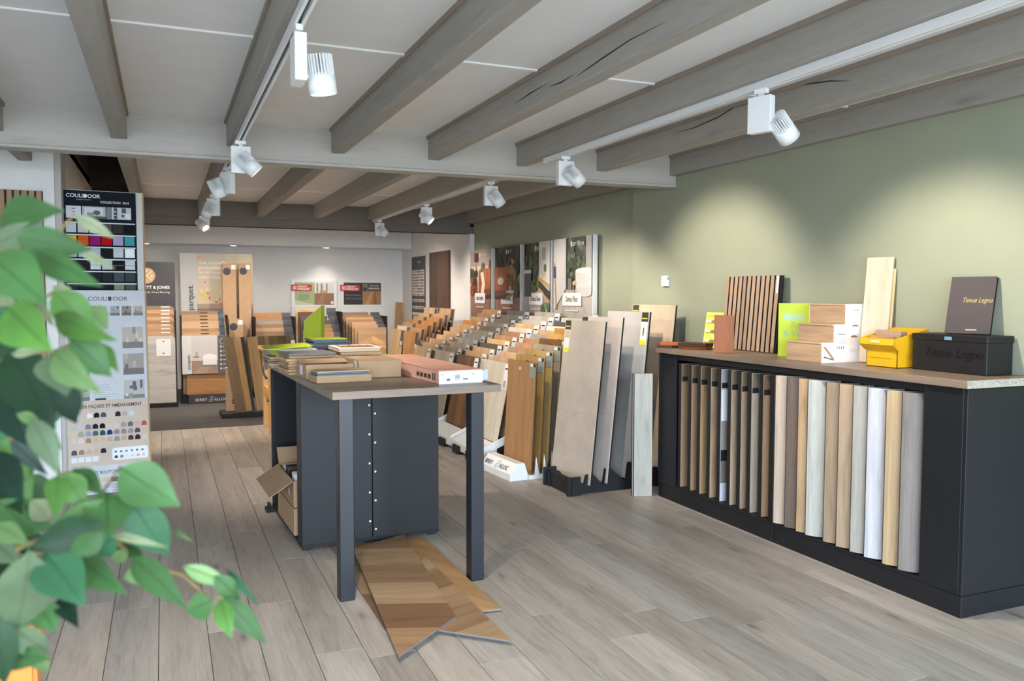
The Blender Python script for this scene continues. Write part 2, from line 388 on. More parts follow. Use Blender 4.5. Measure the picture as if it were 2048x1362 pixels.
def head_meshes():
    # axis along local -Z (opening at the bottom), origin at the middle of the head
    body = MB(); n = 32
    prof = [(-.066, .043), (-.066, .0465), (-.008, .0465), (-.004, .040), (.012, .016), (.055, .012)]
    i0 = 0
    for z, r in prof: body.v += [(r*math.cos(2*PI*k/n), r*math.sin(2*PI*k/n), z) for k in range(n)]
    for j in range(len(prof)-1):
        for k in range(n): body.f.append([j*n+k, j*n+(k+1) % n, (j+1)*n+(k+1) % n, (j+1)*n+k]); body.c.append(None)
    body.f.append([(len(prof)-1)*n+k for k in range(n)]); body.c.append(None)
    inner = MB()
    for z, r in ((-.066, .043), (-.035, .030)): inner.v += [(r*math.cos(2*PI*k/n), r*math.sin(2*PI*k/n), z) for k in range(n)]
    for k in range(n): inner.f.append([n+k, n+(k+1) % n, (k+1) % n, k]); inner.c.append(None)
    fins = MB()
    for k in range(26):
        a = 2*PI*k/26; ca, sa = math.cos(a), math.sin(a); t = .0016
        for zz in ((-.008, .062),):
            pts = []
            for r in (.010, .0455):
                for s_ in (-1, 1): pts.append((r*ca-s_*t*sa, r*sa+s_*t*ca))
            q = [pts[0], pts[2], pts[3], pts[1]]
            fins.prism(q, zz[0], zz[1], 'xy')
    led = MB().cyl((0, 0, -.036), (0, 0, -.034), .0295, None, 24)
    return body.mesh('head'), fins.mesh('cooling_fin'), led.mesh('led'), inner.mesh('reflector')
HB, HF, HL, HI = head_meshes()
for p in HB.polygons: p.use_smooth = True
m_refl = plain('lamp_reflector', .25, .5, 0, lin(230, 230, 228))
def lamp(x, y, boxrot, off, d, label, power=1.0):
    """driver box hanging from the rail; head beside it pointing along d"""
    z = ZB-.034
    t = empty('track_spotlight', label, 'spotlight', (x, y, z), group='white track spotlights')
    put('adapter', MB().box(-.012, .012, -.03, .03, -.018, .004).box(-.009, .009, -.012, .012, -.034, -.018), m_lampw, t, rot=(0, 0, boxrot), bev=.002)
    put('driver_box', MB().box(-.02, .02, -.055, .055, -.185, -.03), m_lampw, t, rot=(0, 0, boxrot), bev=.002)
    hp = Vector(off)
    put('pivot', MB().cyl((0, 0, -.165), hp, .008, .008, 10), m_lampw, t)
    d = Vector(d).normalized(); q = d.to_track_quat('-Z', 'Y').to_euler()
    hd = put('head', HB, m_lampw, t, hp, q)
    put('cooling_fins', HF, m_lampw, hd); put('reflector', HI, m_refl, hd); put('led', HL, m_emit, hd)
    if power:
        l = bpy.data.lights.new('lamp_light', 'SPOT'); l.energy = LAMP_W*power; l.color = LAMP_COL; l.spot_size = math.radians(88); l.spot_blend = .65; l.shadow_soft_size = .028
        lo = bpy.data.objects.new('lamp_light', l); COL.objects.link(lo); lo.parent = t
        lo.location = hp+d*.07; lo.rotation_euler = q
LX, RX = .43, 2.405
lamp(LX, 2.86, 0, (.075, .01, -.145), (.14, .06, -1), 'large white spotlight nearest the camera, above the dark table')
lamp(LX, 5.10, PI/2, (.035, -.07, -.135), (.75, -.05, -.75), 'white spotlight on the table rail, just in front of the cross beam', .9)
lamp(LX, 6.18, PI/5, (-.075, -.03, -.15), (.42, .25, -.9), 'white spotlight just behind the cross beam, head left of its box', .9)
lamp(LX, 7.95, PI/2.4, (-.05, -.07, -.14), (-.25, .6, -.65), 'white spotlight third along the rear table rail, pointing down', 2.0)
lamp(LX, 9.75, PI/2, (-.03, -.07, -.13), (.62, -.55, -.7), 'lit white spotlight at the far end of the table rail', 1.2)
lamp(RX, 2.93, PI/9, (.075, -.05, -.165), (.74, .1, -.66), 'white spotlight in front of the green wall above the counter')
lamp(RX, 4.83, PI/2, (.03, -.07, -.13), (.8, .08, -.62), 'white spotlight at the end of the wall rail, before the cross beam')
lamp(RX, 6.15, PI/2, (.02, -.07, -.13), (.7, .15, -.8), 'white spotlight on the rear wall rail, next behind the cross beam')
lamp(RX, 7.90, PI/2, (-.02, -.07, -.13), (.72, -.45, -.75), 'lit white spotlight midway along the rear wall rail', .9)
lamp(RX, 9.82, PI/2, (.02, -.07, -.13), (.75, .1, -.75), 'white spotlight at the far end of the rear wall rail', .9)
for (a, b_, lb) in ((291, 485, 'leftmost recessed downlight in the white soffit'), (468, 490, 'middle recessed downlight in the white soffit'), (657, 494, 'recessed downlight in the soffit above the green parquet poster')):
    p = pz(a, b_, 2.185)
    t = empty('recessed_downlight', lb, 'downlight', (p.x, 13.22, 2.185), group='downlights in the back soffit')
    rim = MB(); n = 28
    for z, r in ((0, .062), (-.004, .060), (-.004, .05), (.0, .046)): rim.v += [(r*math.cos(2*PI*k/n), r*math.sin(2*PI*k/n), z) for k in range(n)]
    for j in range(3):
        for k in range(n): rim.f.append([j*n+k, j*n+(k+1) % n, (j+1)*n+(k+1) % n, (j+1)*n+k]); rim.c.append(None)
    put('trim_ring', rim, m_lampw, t); put('led', MB().cyl((0, 0, -.003), (0, 0, -.0005), .047, None, 24), m_emit, t)
    l = bpy.data.lights.new('lamp_light', 'SPOT'); l.energy = LAMP_W*.22; l.color = (1, .9, .78); l.spot_size = math.radians(110); l.spot_blend = .8; l.shadow_soft_size = .045
    lo = bpy.data.objects.new('lamp_light', l); COL.objects.link(lo); lo.parent = t; lo.location = (0, 0, -.012)

for x in (.25, 1.55, 2.85):      # unseen lamps added to brighten the back room, hidden behind the dark cross beam
    t = empty('added_downlight', {.25: 'added unseen lamp above the black brand sign and parquet rack', 1.55: 'added unseen lamp above the rack of dark oak boards', 2.85: 'added unseen lamp above the chevron racks'}[x], 'downlight', (x, 10.95, 2.5), group='added lamps brightening the back room')
    put('trim_ring', MB().cyl((0, 0, -.02), (0, 0, 0), .075, .08, 28), m_lampw, t); put('led', MB().cyl((0, 0, -.0215), (0, 0, -.0202), .06, None, 24), m_emit, t)
    l = bpy.data.lights.new('lamp_light', 'SPOT'); l.energy = LAMP_W*2.3; l.color = LAMP_COL; l.spot_size = math.radians(140); l.spot_blend = .9; l.shadow_soft_size = .06
    lo = bpy.data.objects.new('lamp_light', l); COL.objects.link(lo); lo.parent = t; lo.location = (0, 0, -.03); lo.rotation_euler = (math.radians(18), 0, 0)

# ================================================================== SAMPLE COUNTER ALONG THE GREEN WALL
CX0, CY0, CY1, CZ = 3.262, 2.56, 5.03, 1.075
ct = empty('sample_counter', 'long charcoal sample counter standing against the green wall', 'counter', (0, 0, 0))
put('plinth', MB().box(CX0+.004, XW-.01, CY0+.004, 3.80, 0, .10), m_char, ct, bev=.002)
put('plinth', MB().box(CX0+.004, XW-.01, 3.806, CY1-.004, 0, .10), m_char, ct, bev=.002)
put('end_panel', MB().box(CX0, XW-.002, CY0, CY0+.02, .104, CZ-.040), m_char, ct, bev=.0015)
put('end_panel', MB().box(CX0, XW-.002, CY1-.02, CY1, .104, CZ-.040), m_char, ct, bev=.0015)
put('front_stile', MB().box(CX0, CX0+.018, CY0+.021, 2.79, .104, CZ-.040), m_char, ct, bev=.0015)
put('front_stile', MB().box(CX0, CX0+.018, 4.82, CY1-.021, .104, CZ-.040), m_char, ct, bev=.0015)
put('bottom_shelf', MB().box(CX0+.002, XW-.01, CY0+.02, CY1-.02, .102, .118), m_char, ct)
put('back_panel', MB().box(XW-.018, XW-.004, CY0+.02, CY1-.02, .12, CZ-.042), m_dark, ct)
put('top_rail', MB().box(CX0+.012, CX0+.03, 2.79, 4.82, CZ-.075, CZ-.040), m_dark, ct)
put('top_rail', MB().box(CX0+.006, CX0+.03, CY0+.02, CY1-.02, CZ-.0405, CZ-.036), m_dark, ct)
wt = empty('counter_worktop', 'brown oak worktop lying on the charcoal sample counter', 'worktop')
put('slab', MB().box(CX0-.022, XW-.001, CY0-.012, CY1+.012, CZ-.036, CZ), w_tabley, wt, bev=.0015)
put('raw_edge', MB().box(CX0-.0215, XW-.002, CY0-.0135, CY0-.012, CZ-.0355, CZ-.0005), paint('chipboard', lin(168, 162, 150), .9, .35, 160, .1), wt)
# far group: boards standing on edge like books, black front edges
FB = [1352, 1372, 1390, 1410, 1430, 1450, 1470, 1490, 1513, 1535]
fcol = [(186, 150, 118), (190, 156, 122), (194, 158, 118), (196, 164, 132), (208, 208, 214), (190, 166, 140), (184, 158, 134), (188, 174, 158), (188, 154, 124), (150, 138, 126)]
fdesc = ['brown oak', 'warm oak', 'honey oak', 'light oak', 'white printed', 'sand oak', 'rose-brown', 'grey-beige', 'russet-topped', 'dark greige']
for k, (a, cc) in enumerate(zip(FB, fcol)):
    yb = px(a, 880, CX0).y-.036
    t = empty('sample_board', f'{fdesc[k]} black-edged board, {NOR[k]} in the counter slots from the tile rack', 'sample board', (CX0+.012, yb, .119), (0, 0, math.radians(-5)), 'boards in the counter slots')
    zt = .86
    put('core', MB().box(0, .30, .0, .036, 0, zt), m_dark, t)
    out = [(.002, .002), (.298, .002), (.298, zt-.02), (.20, zt-.002), (.002, zt-.002)]
    put('face', MB().prism(out, -.0022, -.0002, 'xz'), wz, t, col=lin(*shade(cc, .9)))
    put('label_sticker', MB().box(.006, .05, -.0032, -.0022, zt-.125, zt-.09), P_, t, col=lin(36, 36, 34))
    put('top_swatch', MB().box(.006, .05, -.0032, -.0022, zt-.088, zt-.006), P_, t, col=lin(*shade(cc, .62 if k not in (4,) else .8)))
    if k == 4:
        sheet(t, [(R_(0, 0, 1, .16), (205, 204, 215)), (R_(0, .16, 1, .36), (120, 112, 106)), (R_(0, .36, 1, .46), (30, 30, 30)), (R_(0, .46, 1, .72), (150, 142, 136)), (R_(0, .72, 1, 1), (232, 234, 238))], -.0036, W=.2, Hh=zt-.14, x0=.004, z0=.005)
# near group: planks turned towards the aisle
NB = [1546, 1569, 1592, 1611, 1647, 1673, 1701, 1730, 1767, 1799, 1842]
ncol = [(214, 194, 176), (128, 110, 100), (198, 166, 128), (205, 206, 200), (184, 160, 134), (206, 178, 150), (186, 182, 174), (218, 218, 226), (206, 178, 140), (146, 138, 134)]
ndesc = ['pale blush oak', 'dark grey-brown oak', 'honey oak', 'whitewashed oak', 'taupe oak', 'peach-beige oak', 'light grey oak with a knot', 'white laminate', 'golden beige oak', 'smoky grey oak']
for k in range(10):
    ya, yb = px(NB[k], 950, CX0-.02).y, px(NB[k+1], 950, CX0-.02).y
    wd = (ya-yb)*1.22
    t = empty('sample_plank', f'{ndesc[k]} plank standing upright in the near half of the counter', 'sample plank', (CX0-.012, ya, .125), (0, 0, math.radians(-46)), 'planks in the counter slots')
    n = 8; zt = .862
    W = .165
    out = [(W*j/10, -.020*math.sin(PI*(j/10)**.8)) for j in range(11)]+[(W, .006), (0, .006)]
    put('plank_body', MB().prism(out, 0, zt, 'xy'), wz, t, col=lin(*shade(ncol[k], .9)))
    put('click_edge', MB().box(-.004, 0, .001, .0075, 0, zt), m_dark, t)
    put('backing', MB().box(0, W, .006, .008, 0, zt), m_dark, t)
    if k == 6: put('knot', MB().cyl((.075, -.0212, .70), (.075, -.018, .70), .011, None, 12), P_, t, col=lin(96, 86, 76))

# ---- things on the counter
def rot_from(a, b_): return math.atan2(b_.y-a.y, b_.x-a.x)
def stand(name, label, cat, x, y, z, theta, lean=0, group=None):
    return empty(name, label, cat, (x, y, z), (-lean, 0, theta), group)
# offcuts
offs = [('dark walnut hardwood offcut lying lowest at the far counter end', (3.285, 4.965), .13, .075, .018, 0, (74, 56, 46), -70), ('reddish hardwood offcut laid across the dark one', (3.325, 4.952), .155, .10, .02, .0183, (172, 92, 52), -60),
        ('orange hardwood offcut under the dark plank on the counter', (3.40, 4.77), .19, .10, .02, 0, (178, 92, 42), -63), ('dark brown plank lying on the orange offcut', (3.385, 4.765), .21, .12, .024, .0203, (66, 46, 38), -62)]
for lb, (x, y), L, W_, h_, z, c, a in offs:
    o = put('wood_offcut', MB().box(-L/2, L/2, -W_/2, W_/2, 0, h_), wx, None, (x, y, CZ+.0005+z), (0, 0, math.radians(a)), lin(*c), bev=.002)
    tag(o, lb, 'wood offcut', 'hardwood offcuts on the counter')
# yellow mini-sample card
p = pz(1384, 694, CZ)
t = stand('sample_card', 'yellow sample card with small moulding samples, leaning by the green wall', 'sample card', 3.56, 4.93, CZ+.001, math.radians(-70), math.radians(12))
put('card', MB().box(0, .175, 0, .004, 0, .255), P_, t, col=lin(236, 232, 92))
text('RIGIDPRO', .016, t, .012, .222, lin(150, 150, 60)); text('Rigid', .018, t, .1, .224, lin(170, 200, 190))
for r in range(3):
    z = .038+.07*r
    for c_ in range(3):
        put('mini_sample', MB().prism([(0, 0), (.048, 0), (.046, .014), (.002, .02)], -.014, 0, 'xz'), P_, t, (.012+.053*c_, 0, z), col=lin(*((212, 210, 205), (128, 120, 108), (222, 222, 220))[c_]))
    put('tag_dot', MB().cyl((.085, 0, z+.036), (.085, -.001, z+.036), .008, None, 12), P_, t, col=lin(222, 226, 190))
# red-brown block
t = put('wood_block', MB().box(0, .125, 0, .022, 0, .245), wz, None, (3.275, 4.41, CZ+.0005), (0, 0, math.radians(-38)), lin(168, 100, 62), bev=.002)
tag(t, 'upright red-brown wood block in front of the slatted panel on the counter', 'wood block')
# slatted acoustic panel on the counter
sa, sb = px(1453, 556, 3.64), px(1555, 553, 3.64)
t = stand('slat_panel', 'oak and black slatted acoustic panel leaning on the green wall', 'slat panel', 3.60, sa.y, CZ+.004, -PI/2, math.radians(4.6))
Wp = sa.y-sb.y+.03; Hp = .50
put('felt_back', MB().box(0, Wp, .010, .032, 0, Hp), m_dark, t)
for k in range(12):
    x = Wp*k/12+.003
    sl = put('slat', MB().box(x, x+Wp/12-.014, 0, .0015, 0, Hp), wz, t, col=lin(176, 150, 126)); put('slat_core', MB().box(x, x+Wp/12-.014, .0016, .0099, 0, Hp), m_dark, sl)
put('price_sticker', MB().box(Wp-.031, Wp-.012, -.0015, -.0004, Hp-.115, Hp-.006), P_, t, col=lin(238, 238, 238))
# lime board
p = pz(1553, 716, CZ)
t = stand('display_board', 'lime green upright board reading Rigid FLOOR & WALL', 'display board', 3.46, 4.02, CZ+.001, math.radians(-40), math.radians(3))
put('board', MB().box(0, .30, 0, .006, 0, .325), m_lime, t)
text('Rigid', .058, t, .028, .222, lin(170, 205, 210), weight=.0012); text('FLOOR', .052, t, .07, .172, lin(150, 195, 170)); text('& WALL', .052, t, .028, .122, lin(150, 195, 170))
# stair nosing display
s0 = Vector((3.335, 3.525)); SL = .275
xs = [3.335, 3.42, 3.50]; zs = [.112, .212, .325]
t = empty('stair_display', 'oak stair nosing sample with three steps and a white printed side', 'stair sample', (0, 0, CZ+.0005))
for k in range(3):
    x1 = xs[k+1] if k < 2 else 3.63
    y0_ = s0.y+(.0 if k == 0 else .0)
    z0_ = 0 if k == 0 else zs[k-1]
    st = put('step', MB().box(xs[k], 3.66, s0.y, s0.y+SL-.0*k, z0_+.0006, zs[k]-.010), wy, t, col=lin(192, 160, 128))
    put('nosing', MB().box(xs[k]-.006, 3.66, s0.y, s0.y+SL, zs[k]-.010, zs[k]), wy, t, col=lin(202, 172, 140), bev=.003)
sideo = [(xs[0], 0), (3.672, 0), (3.672, .325), (xs[2], .325), (xs[2], zs[1]), (xs[1], zs[1]), (xs[1], zs[0]), (xs[0], zs[0])]
sp = put('side_panel', MB().prism(sideo, s0.y-.004, s0.y-.0005, 'xz'), P_, t, col=lin(236, 236, 240))
sheet(t, [([(.345, .03), (.42, .012), (.425, .016), (.352, .036)], (90, 75, 60)), ([(.343, .088), (.36, .09), (.425, .02), (.41, .016)], (165, 130, 100)),
          (R_(.45, .155, .50, .159), (90, 90, 95)), (R_(.44, .13, .505, .132), (170, 170, 178)), (R_(.44, .118, .50, .12), (170, 170, 178)), (R_(.44, .106, .505, .108), (170, 170, 178)),
          (R_(.44, .075, .445, .09), (80, 80, 80)), (R_(.455, .075, .46, .09), (80, 80, 80)), (R_(.47, .075, .475, .09), (80, 80, 80)), (R_(.485, .075, .49, .09), (80, 80, 80)),
          (R_(.55, .29, .60, .293), (120, 120, 120)), (R_(.54, .27, .61, .272), (180, 180, 186)), (R_(.54, .255, .61, .257), (180, 180, 186)),
          ([(.54, .20), (.555, .208), (.585, .208), (.60, .20)], (150, 105, 75)), ([(.535, .14), (.55, .15), (.575, .15), (.59, .14)], (150, 105, 75)), (R_(.53, .07, .60, .072), (180, 180, 186)), (R_(.53, .06, .58, .062), (180, 180, 186))],
      s0.y-.0045, x0=3.0, z0=0, split=True)
put('red_core', MB().box(xs[2]-.0005, 3.665, s0.y+SL, s0.y+SL+.003, zs[1], .325), P_, t, col=lin(232, 232, 236))
# pine boards
p = pz(1712, 729, CZ)
t = put('pine_board', MB().box(0, .155, 0, .015, 0, .585), wz, None, (3.575, 3.495, CZ+.003), (-math.radians(6), 0, math.radians(-78)), lin(222, 204, 180), bev=.002)
tag(t, 'pale pine board leaning on the green wall behind the yellow bin', 'board', 'pine boards on the counter')
t = put('pine_board', MB().box(0, .108, 0, .012, 0, .52), wz, None, (3.607, 3.445, CZ+.003), (-math.radians(5.6), 0, math.radians(-78)), lin(224, 186, 136), bev=.002)
tag(t, 'narrower yellow pine board half hidden behind the pale one', 'board', 'pine boards on the counter')
# yellow bin
t = empty('storage_bin', 'yellow plastic open-front storage bin with wood samples inside', 'storage bin', (3.45, 3.118, CZ+.001), (0, 0, PI/2))
# local x = +y world (along the front), local y = -x world -> front is at local +y
m_yel = paint('yellow_plastic', lin(226, 172, 30), .32, .02, 4, .5, 0)
Wb, Db, Hb = .20, .19, .20
fr = MB()
def slabq(mb, a, b_, c_, d_, th):
    a, b_, c_, d_ = map(Vector, (a, b_, c_, d_)); n = (b_-a).cross(d_-a).normalized()*th
    i = len(mb.v); mb.v += [tuple(v) for v in (a, b_, c_, d_, a+n, b_+n, c_+n, d_+n)]
    for q in ((0, 1, 2, 3), (7, 6, 5, 4), (0, 4, 5, 1), (1, 5, 6, 2), (2, 6, 7, 3), (3, 7, 4, 0)): mb.f.append([i+k for k in q]); mb.c.append(None)
yo = .012   # the walls flare a little
slabq(fr, (0, 0, 0), (Wb, 0, 0), (Wb, -.0, .085), (0, -.0, .085), .003); put('front_wall', fr, m_yel, t)
lp = MB(); slabq(lp, (-.012, .0, .085), (Wb+.012, .0, .085), (Wb+.012, .042, .118), (-.012, .042, .118), .003); put('scoop', lp, m_yel, t)
lp = MB(); slabq(lp, (-.012, .042, .118), (Wb+.012, .042, .118), (Wb+.012, .036, .150), (-.012, .036, .150), .003); put('lip', lp, m_yel, t)
put('brand_mark', MB().box(.075, .13, .0405, .0425, .128, .140), P_, t, (0, .0035, 0), col=lin(250, 225, 150))
put('label_holder', MB().box(.03, Wb-.02, .001, .005, .048, .078), m_yel, t)
for s_ in (0, 1):
    x0_ = -.012 if s_ == 0 else Wb+.012; x1_ = 0 if s_ == 0 else Wb
    sd = MB(); th = .003 if s_ else -.003
    pts = [(x1_, 0, 0), (x1_, -Db, 0), (x0_, -Db-.012, Hb), (x0_, .036, .150), (x0_, .042, .118), (x1_, 0, .085)]
    i = len(sd.v); sd.v += pts+[(a_-th, b2, c2) for a_, b2, c2 in pts]; n = 6
    sd.f.append(list(range(n))); sd.c.append(None); sd.f.append([n+k for k in reversed(range(n))]); sd.c.append(None)
    for k in range(n): sd.f.append([k, n+k, n+(k+1) % n, (k+1) % n]); sd.c.append(None)
    put('side_wall', sd, m_yel, t)
bk = MB(); slabq(bk, (0, -Db, 0), (Wb, -Db, 0), (Wb+.012, -Db-.012, Hb), (-.012, -Db-.012, Hb), .003); put('back_wall', bk, m_yel, t)
put('bottom', MB().box(0, Wb, -Db, 0, 0, .003), m_yel, t)
for k, (a, h_, c) in enumerate(((-.02, .155, (196, 150, 104)), (-.06, .185, (186, 160, 132)), (-.10, .178, (150, 132, 114)))):
    o = put('wood_sample', MB().box(.015, Wb-.03, -.007, .007, 0, h_), wz, None, (3.455-a+.004, 3.128, CZ+.0085), (math.radians(-8), 0, PI/2), lin(*c))
    tag(o, ['orange-beige wood sample at the front inside the yellow bin', 'grey-beige wood sample standing highest in the yellow bin', 'grey wood sample at the back of the yellow bin'][k], 'wood sample', 'samples in the yellow bin')
# black box and brochure
t = empty('presentation_box', 'black presentation box with embossed script on its front', 'box', (3.508, 2.662, CZ+.0005), (0, 0, 0))
m_blackbox = paint('black_box_card', lin(30, 29, 31), .5, .05, 20, .3)
put('body', MB().box(0, .175, 0, .415, 0, .172), m_blackbox, t, bev=.003)
put('lid', MB().box(-.004, .179, -.004, .419, .150, .184), m_blackbox, t, bev=.004)
put('thumb_notch', MB().box(-.006, -.004, .185, .225, .158, .174), P_, t, col=lin(110, 150, 175))
tt = text('Tenue Legno', .062, t, -.0015, .075, lin(24, 23, 25), y=.345, rot=(PI/2, 0, -PI/2), shear=.3)
t = stand('brochure', 'black brochure with gold script standing behind the black box', 'brochure', 3.548, 2.925, CZ+.19, math.radians(-72), math.radians(15))
put('back_cover', MB().box(0, .205, .012, .016, 0, .285), m_blackbox, t)
put('pages', MB().prism([(.002, .006), (.2, .0005), (.2, .011), (.002, .011)], .002, .283, 'xy'), P_, t, col=lin(205, 220, 235))
put('cover', MB().box(0, .205, -.003, 0, 0, .285), plain('brochure_cover', .55, .3, 0, lin(62, 54, 56)), t)
text('Tenue Legno', .036, t, .062, .155, lin(196, 168, 110), y=-.0035, shear=.3, sx=.72); put('gold_line', MB().box(.095, .145, -.0038, -.003, .016, .021), P_, t, col=lin(200, 180, 120))
# thermostat
p = px(1327, 552, XW)
t = empty('thermostat', 'small white thermostat on the green wall', 'thermostat', (XW-.001, 5.61, 1.56), (0, 0, -PI/2))
put('case', MB().box(-.04, .04, -.026, 0, -.042, .042), m_lampw, t, bev=.004, seg=2)
put('dial', MB().cyl((-.002, -.026, -.012), (-.002, -.031, -.012), .016, .014, 24), m_lampw, t)
for k in range(3): put('vent_slot', MB().box(.040, .0405, -.02, -.006, .008+.01*k, .013+.01*k), P_, t, col=lin(60, 60, 60))

# ================================================================== TABLE WITH CABINET BLOCK
TA = math.radians(2.2); TO = Vector((.705, 3.80, 0))
def tw(lx, ly, z=0): return (TO.x+lx*math.cos(TA)-ly*math.sin(TA), TO.y+lx*math.sin(TA)+ly*math.cos(TA), z)
def tl(p):   # world -> table frame
    d = Vector((p.x-TO.x, p.y-TO.y)); return Vector((d.x*math.cos(TA)+d.y*math.sin(TA), -d.x*math.sin(TA)+d.y*math.cos(TA)))
TZ = 1.0
t = empty('work_table', 'high table with brown oak top and black steel legs', 'table', tw(0, 0), (0, 0, TA))
put('tabletop', MB().box(0, .85, 0, 2.0, TZ-.037, TZ), w_table, t, bev=.0015)
put('leg', MB().box(.035, .105, .03, .10, 0, TZ-.037), m_steel, t, bev=.003); put('leg', MB().box(.70, .77, .03, .10, 0, TZ-.037), m_steel, t, bev=.003)
t = empty('base_cabinet', 'dark charcoal cabinet block under the far half of the table', 'cabinet', tw(0, .88), (0, 0, TA))
for k, (xa, xb) in enumerate(((.02, .425), (.429, .835))):
    put('front_panel', MB().box(xa, xb, 0, .018, .035, TZ-.038), m_char, t, bev=.0015)
    for z in [.08+.17*j for j in range(5)]:
        xx = xb-.014 if k == 0 else xa+.016
        put('rivet', MB().cyl((xx, -.002, z+(.05 if k == 0 else 0)), (xx, .0, z+(.05 if k == 0 else 0)), .0055, .0065, 12), P_sat, t, col=lin(225, 228, 232))
put('side_panel', MB().box(.02, .038, .019, .13, .035, TZ-.038), m_char, t)
put('side_panel', MB().box(.817, .835, .019, 1.04, .035, TZ-.038), m_char, t)
put('side_panel', MB().box(.02, .038, 1.03, 1.05, .035, TZ-.038), m_char, t)
put('back_panel', MB().box(.038, .835, 1.03, 1.048, .035, TZ-.038), m_dark, t)
put('inner_panel', MB().box(.42, .434, .02, 1.03, .035, TZ-.038), m_dark, t)
put('bottom_panel', MB().box(.02, .835, .0, 1.05, .018, .035), m_dark, t)
for (a, b_) in ((.03, .02), (.39, .02), (.44, .02), (.78, .02), (.03, 1.0), (.78, 1.0)): put('foot', MB().box(a, a+.045, b_, b_+.04, 0, .018), m_dark, t)
put('skirt', MB().box(.02, .835, -.001, .001, .018, .036), m_dark, t)
# cardboard boxes in the open side of the cabinet
def carton(name, label, x0, x1, y0, y1, z0, z1, mat, flaps=(), label2=None):
    t = empty(name, label, 'box', (*tw(0, 0)[:2], 0), (0, 0, TA))
    th = .004
    put('bottom', MB().box(x0, x1, y0, y1, z0, z0+th), mat, t)
    put('side', MB().box(x0, x0+th, y0, y1, z0, z1), mat, t); put('side', MB().box(x1-th, x1, y0, y1, z0, z1), mat, t)
    put('side', MB().box(x0+th, x1-th, y0, y0+th, z0, z1), mat, t); put('side', MB().box(x0+th, x1-th, y1-th, y1, z0, z1), mat, t)
    return t
b0 = .88
t = carton('carton', 'closed cardboard carton on the lower level of the cabinet side', .012, .40, b0+.20, b0+.76, .038, .20, m_card)
put('lid', MB().box(.012, .40, b0+.20, b0+.76, .196, .20), m_card, t)
t = carton('carton', 'open cardboard carton with a hanging flap in the cabinet side', .012, .40, b0+.20, b0+.76, .203, .36, m_card)
fl_ = put('flap', MB().box(-.16, 0, 0, .54, -.002, .002), m_card, t, (.012, b0+.21, .36), (0, math.radians(-32), 0))
put('flap', MB().box(.02, .38, 0, .12, -.002, .002), m_card, t, (0, b0+.76, .36), (math.radians(50), 0, 0))
put('sticker', MB().box(.011, .012, b0+.34, b0+.37, .25, .29), P_, t, col=lin(225, 225, 225))
for k in range(4):
    q = tw(.02+.0*k, b0+.26+.11*k)
    o = put('sample_pack', MB().box(.01, .33, 0, .085, 0, .165 if k % 2 else .18), P_, None, (q[0], q[1], .209), (0, 0, TA), lin(*((235, 235, 235), (45, 42, 42), (70, 60, 55), (228, 226, 222))[k]))
    tag(o, ['white sample pack nearest in the open carton', 'black sample pack second in the open carton', 'brown sample pack third in the open carton', 'white sample pack at the back of the open carton'][k], 'sample pack', 'packs in the open carton')
ft = put('door_stop', MB().box(0, .05, 0, .10, 0, .022).box(.015, .035, .03, .09, .022, .05), m_dark, None, (.60, 5.62, 0)); tag(ft, 'small black foot bracket on the floor left of the table cabinet', 'bracket')

# ---- herringbone sample boards on the floor under the table
def floorboard(label, pts, z, strips, cols, ang):
    """thin decor board lying on the floor; outline in world xy; chevron strips as parts"""
    t = empty('decor_board', label, 'floor sample', (0, 0, z), group='sample boards on the floor under the table')
    put('backing', MB().prism(pts, 0, .0055, 'xy'), P_, t, col=lin(98, 108, 122))
    # strips: clip the outline into bands along a direction
    import bmesh
    d = Vector((math.cos(ang), math.sin(ang)))
    ts = [d.dot(Vector(p)) for p in pts]; lo, hi = min(ts), max(ts)
    for k in range(strips):
        a, b_ = lo+(hi-lo)*k/strips, lo+(hi-lo)*(k+1)/strips
        poly = [Vector(p) for p in pts]
        for (lim, sg) in ((a+.0004, 1), (b_-.0004, -1)):
            out = []
            for j in range(len(poly)):
                p, q = poly[j], poly[(j+1) % len(poly)]
                fp, fq = sg*(d.dot(p)-lim), sg*(d.dot(q)-lim)
                if fp >= 0: out.append(p)
                if fp*fq < 0: out.append(p+(q-p)*(fp/(fp-fq)))
            poly = out
            if len(poly) < 3: break
        if len(poly) < 3: continue
        cx = sum((p.x for p in poly))/len(poly); cy = sum((p.y for p in poly))/len(poly)
        c_, s_ = math.cos(-ang), math.sin(-ang)
        loc = [((p.x-cx)*c_-(p.y-cy)*s_, (p.x-cx)*s_+(p.y-cy)*c_) for p in poly]
        put('strip', MB().prism(loc, .0056, .0075, 'xy'), wy, t, (cx, cy, 0), (0, 0, ang), lin(*cols[k % len(cols)]))
    return t
P2 = lambda a, b_: tuple(pz(a, b_)[:2])
cA = [(160, 126, 94), (138, 104, 76), (172, 142, 110), (154, 122, 92), (168, 136, 104), (146, 112, 82), (174, 146, 114)]
floorboard('oak chevron board lying uppermost under the table, tip towards the camera', [P2(797, 1328), P2(912, 1246), P2(808, 1078), P2(706, 1108)], .0235, 6, cA, math.radians(70))
floorboard('oak chevron board pointing right from under the uppermost one', [P2(1024, 1293), P2(876, 1270), P2(812, 1165), P2(850, 1120)], .0155, 5, cA[2:], math.radians(110))
floorboard('plain oak board lying to the right of the chevron boards', [P2(1002, 1224), P2(950, 1230), P2(800, 1085), P2(846, 1078)], .0075, 2, [(186, 146, 102), (178, 138, 96)], math.radians(25))
floorboard('oak board mostly hidden, its left edge showing by the table leg', [P2(662, 1094), P2(740, 1090), P2(850, 1220), P2(770, 1262)], .0, 3, cA[1:], math.radians(60))

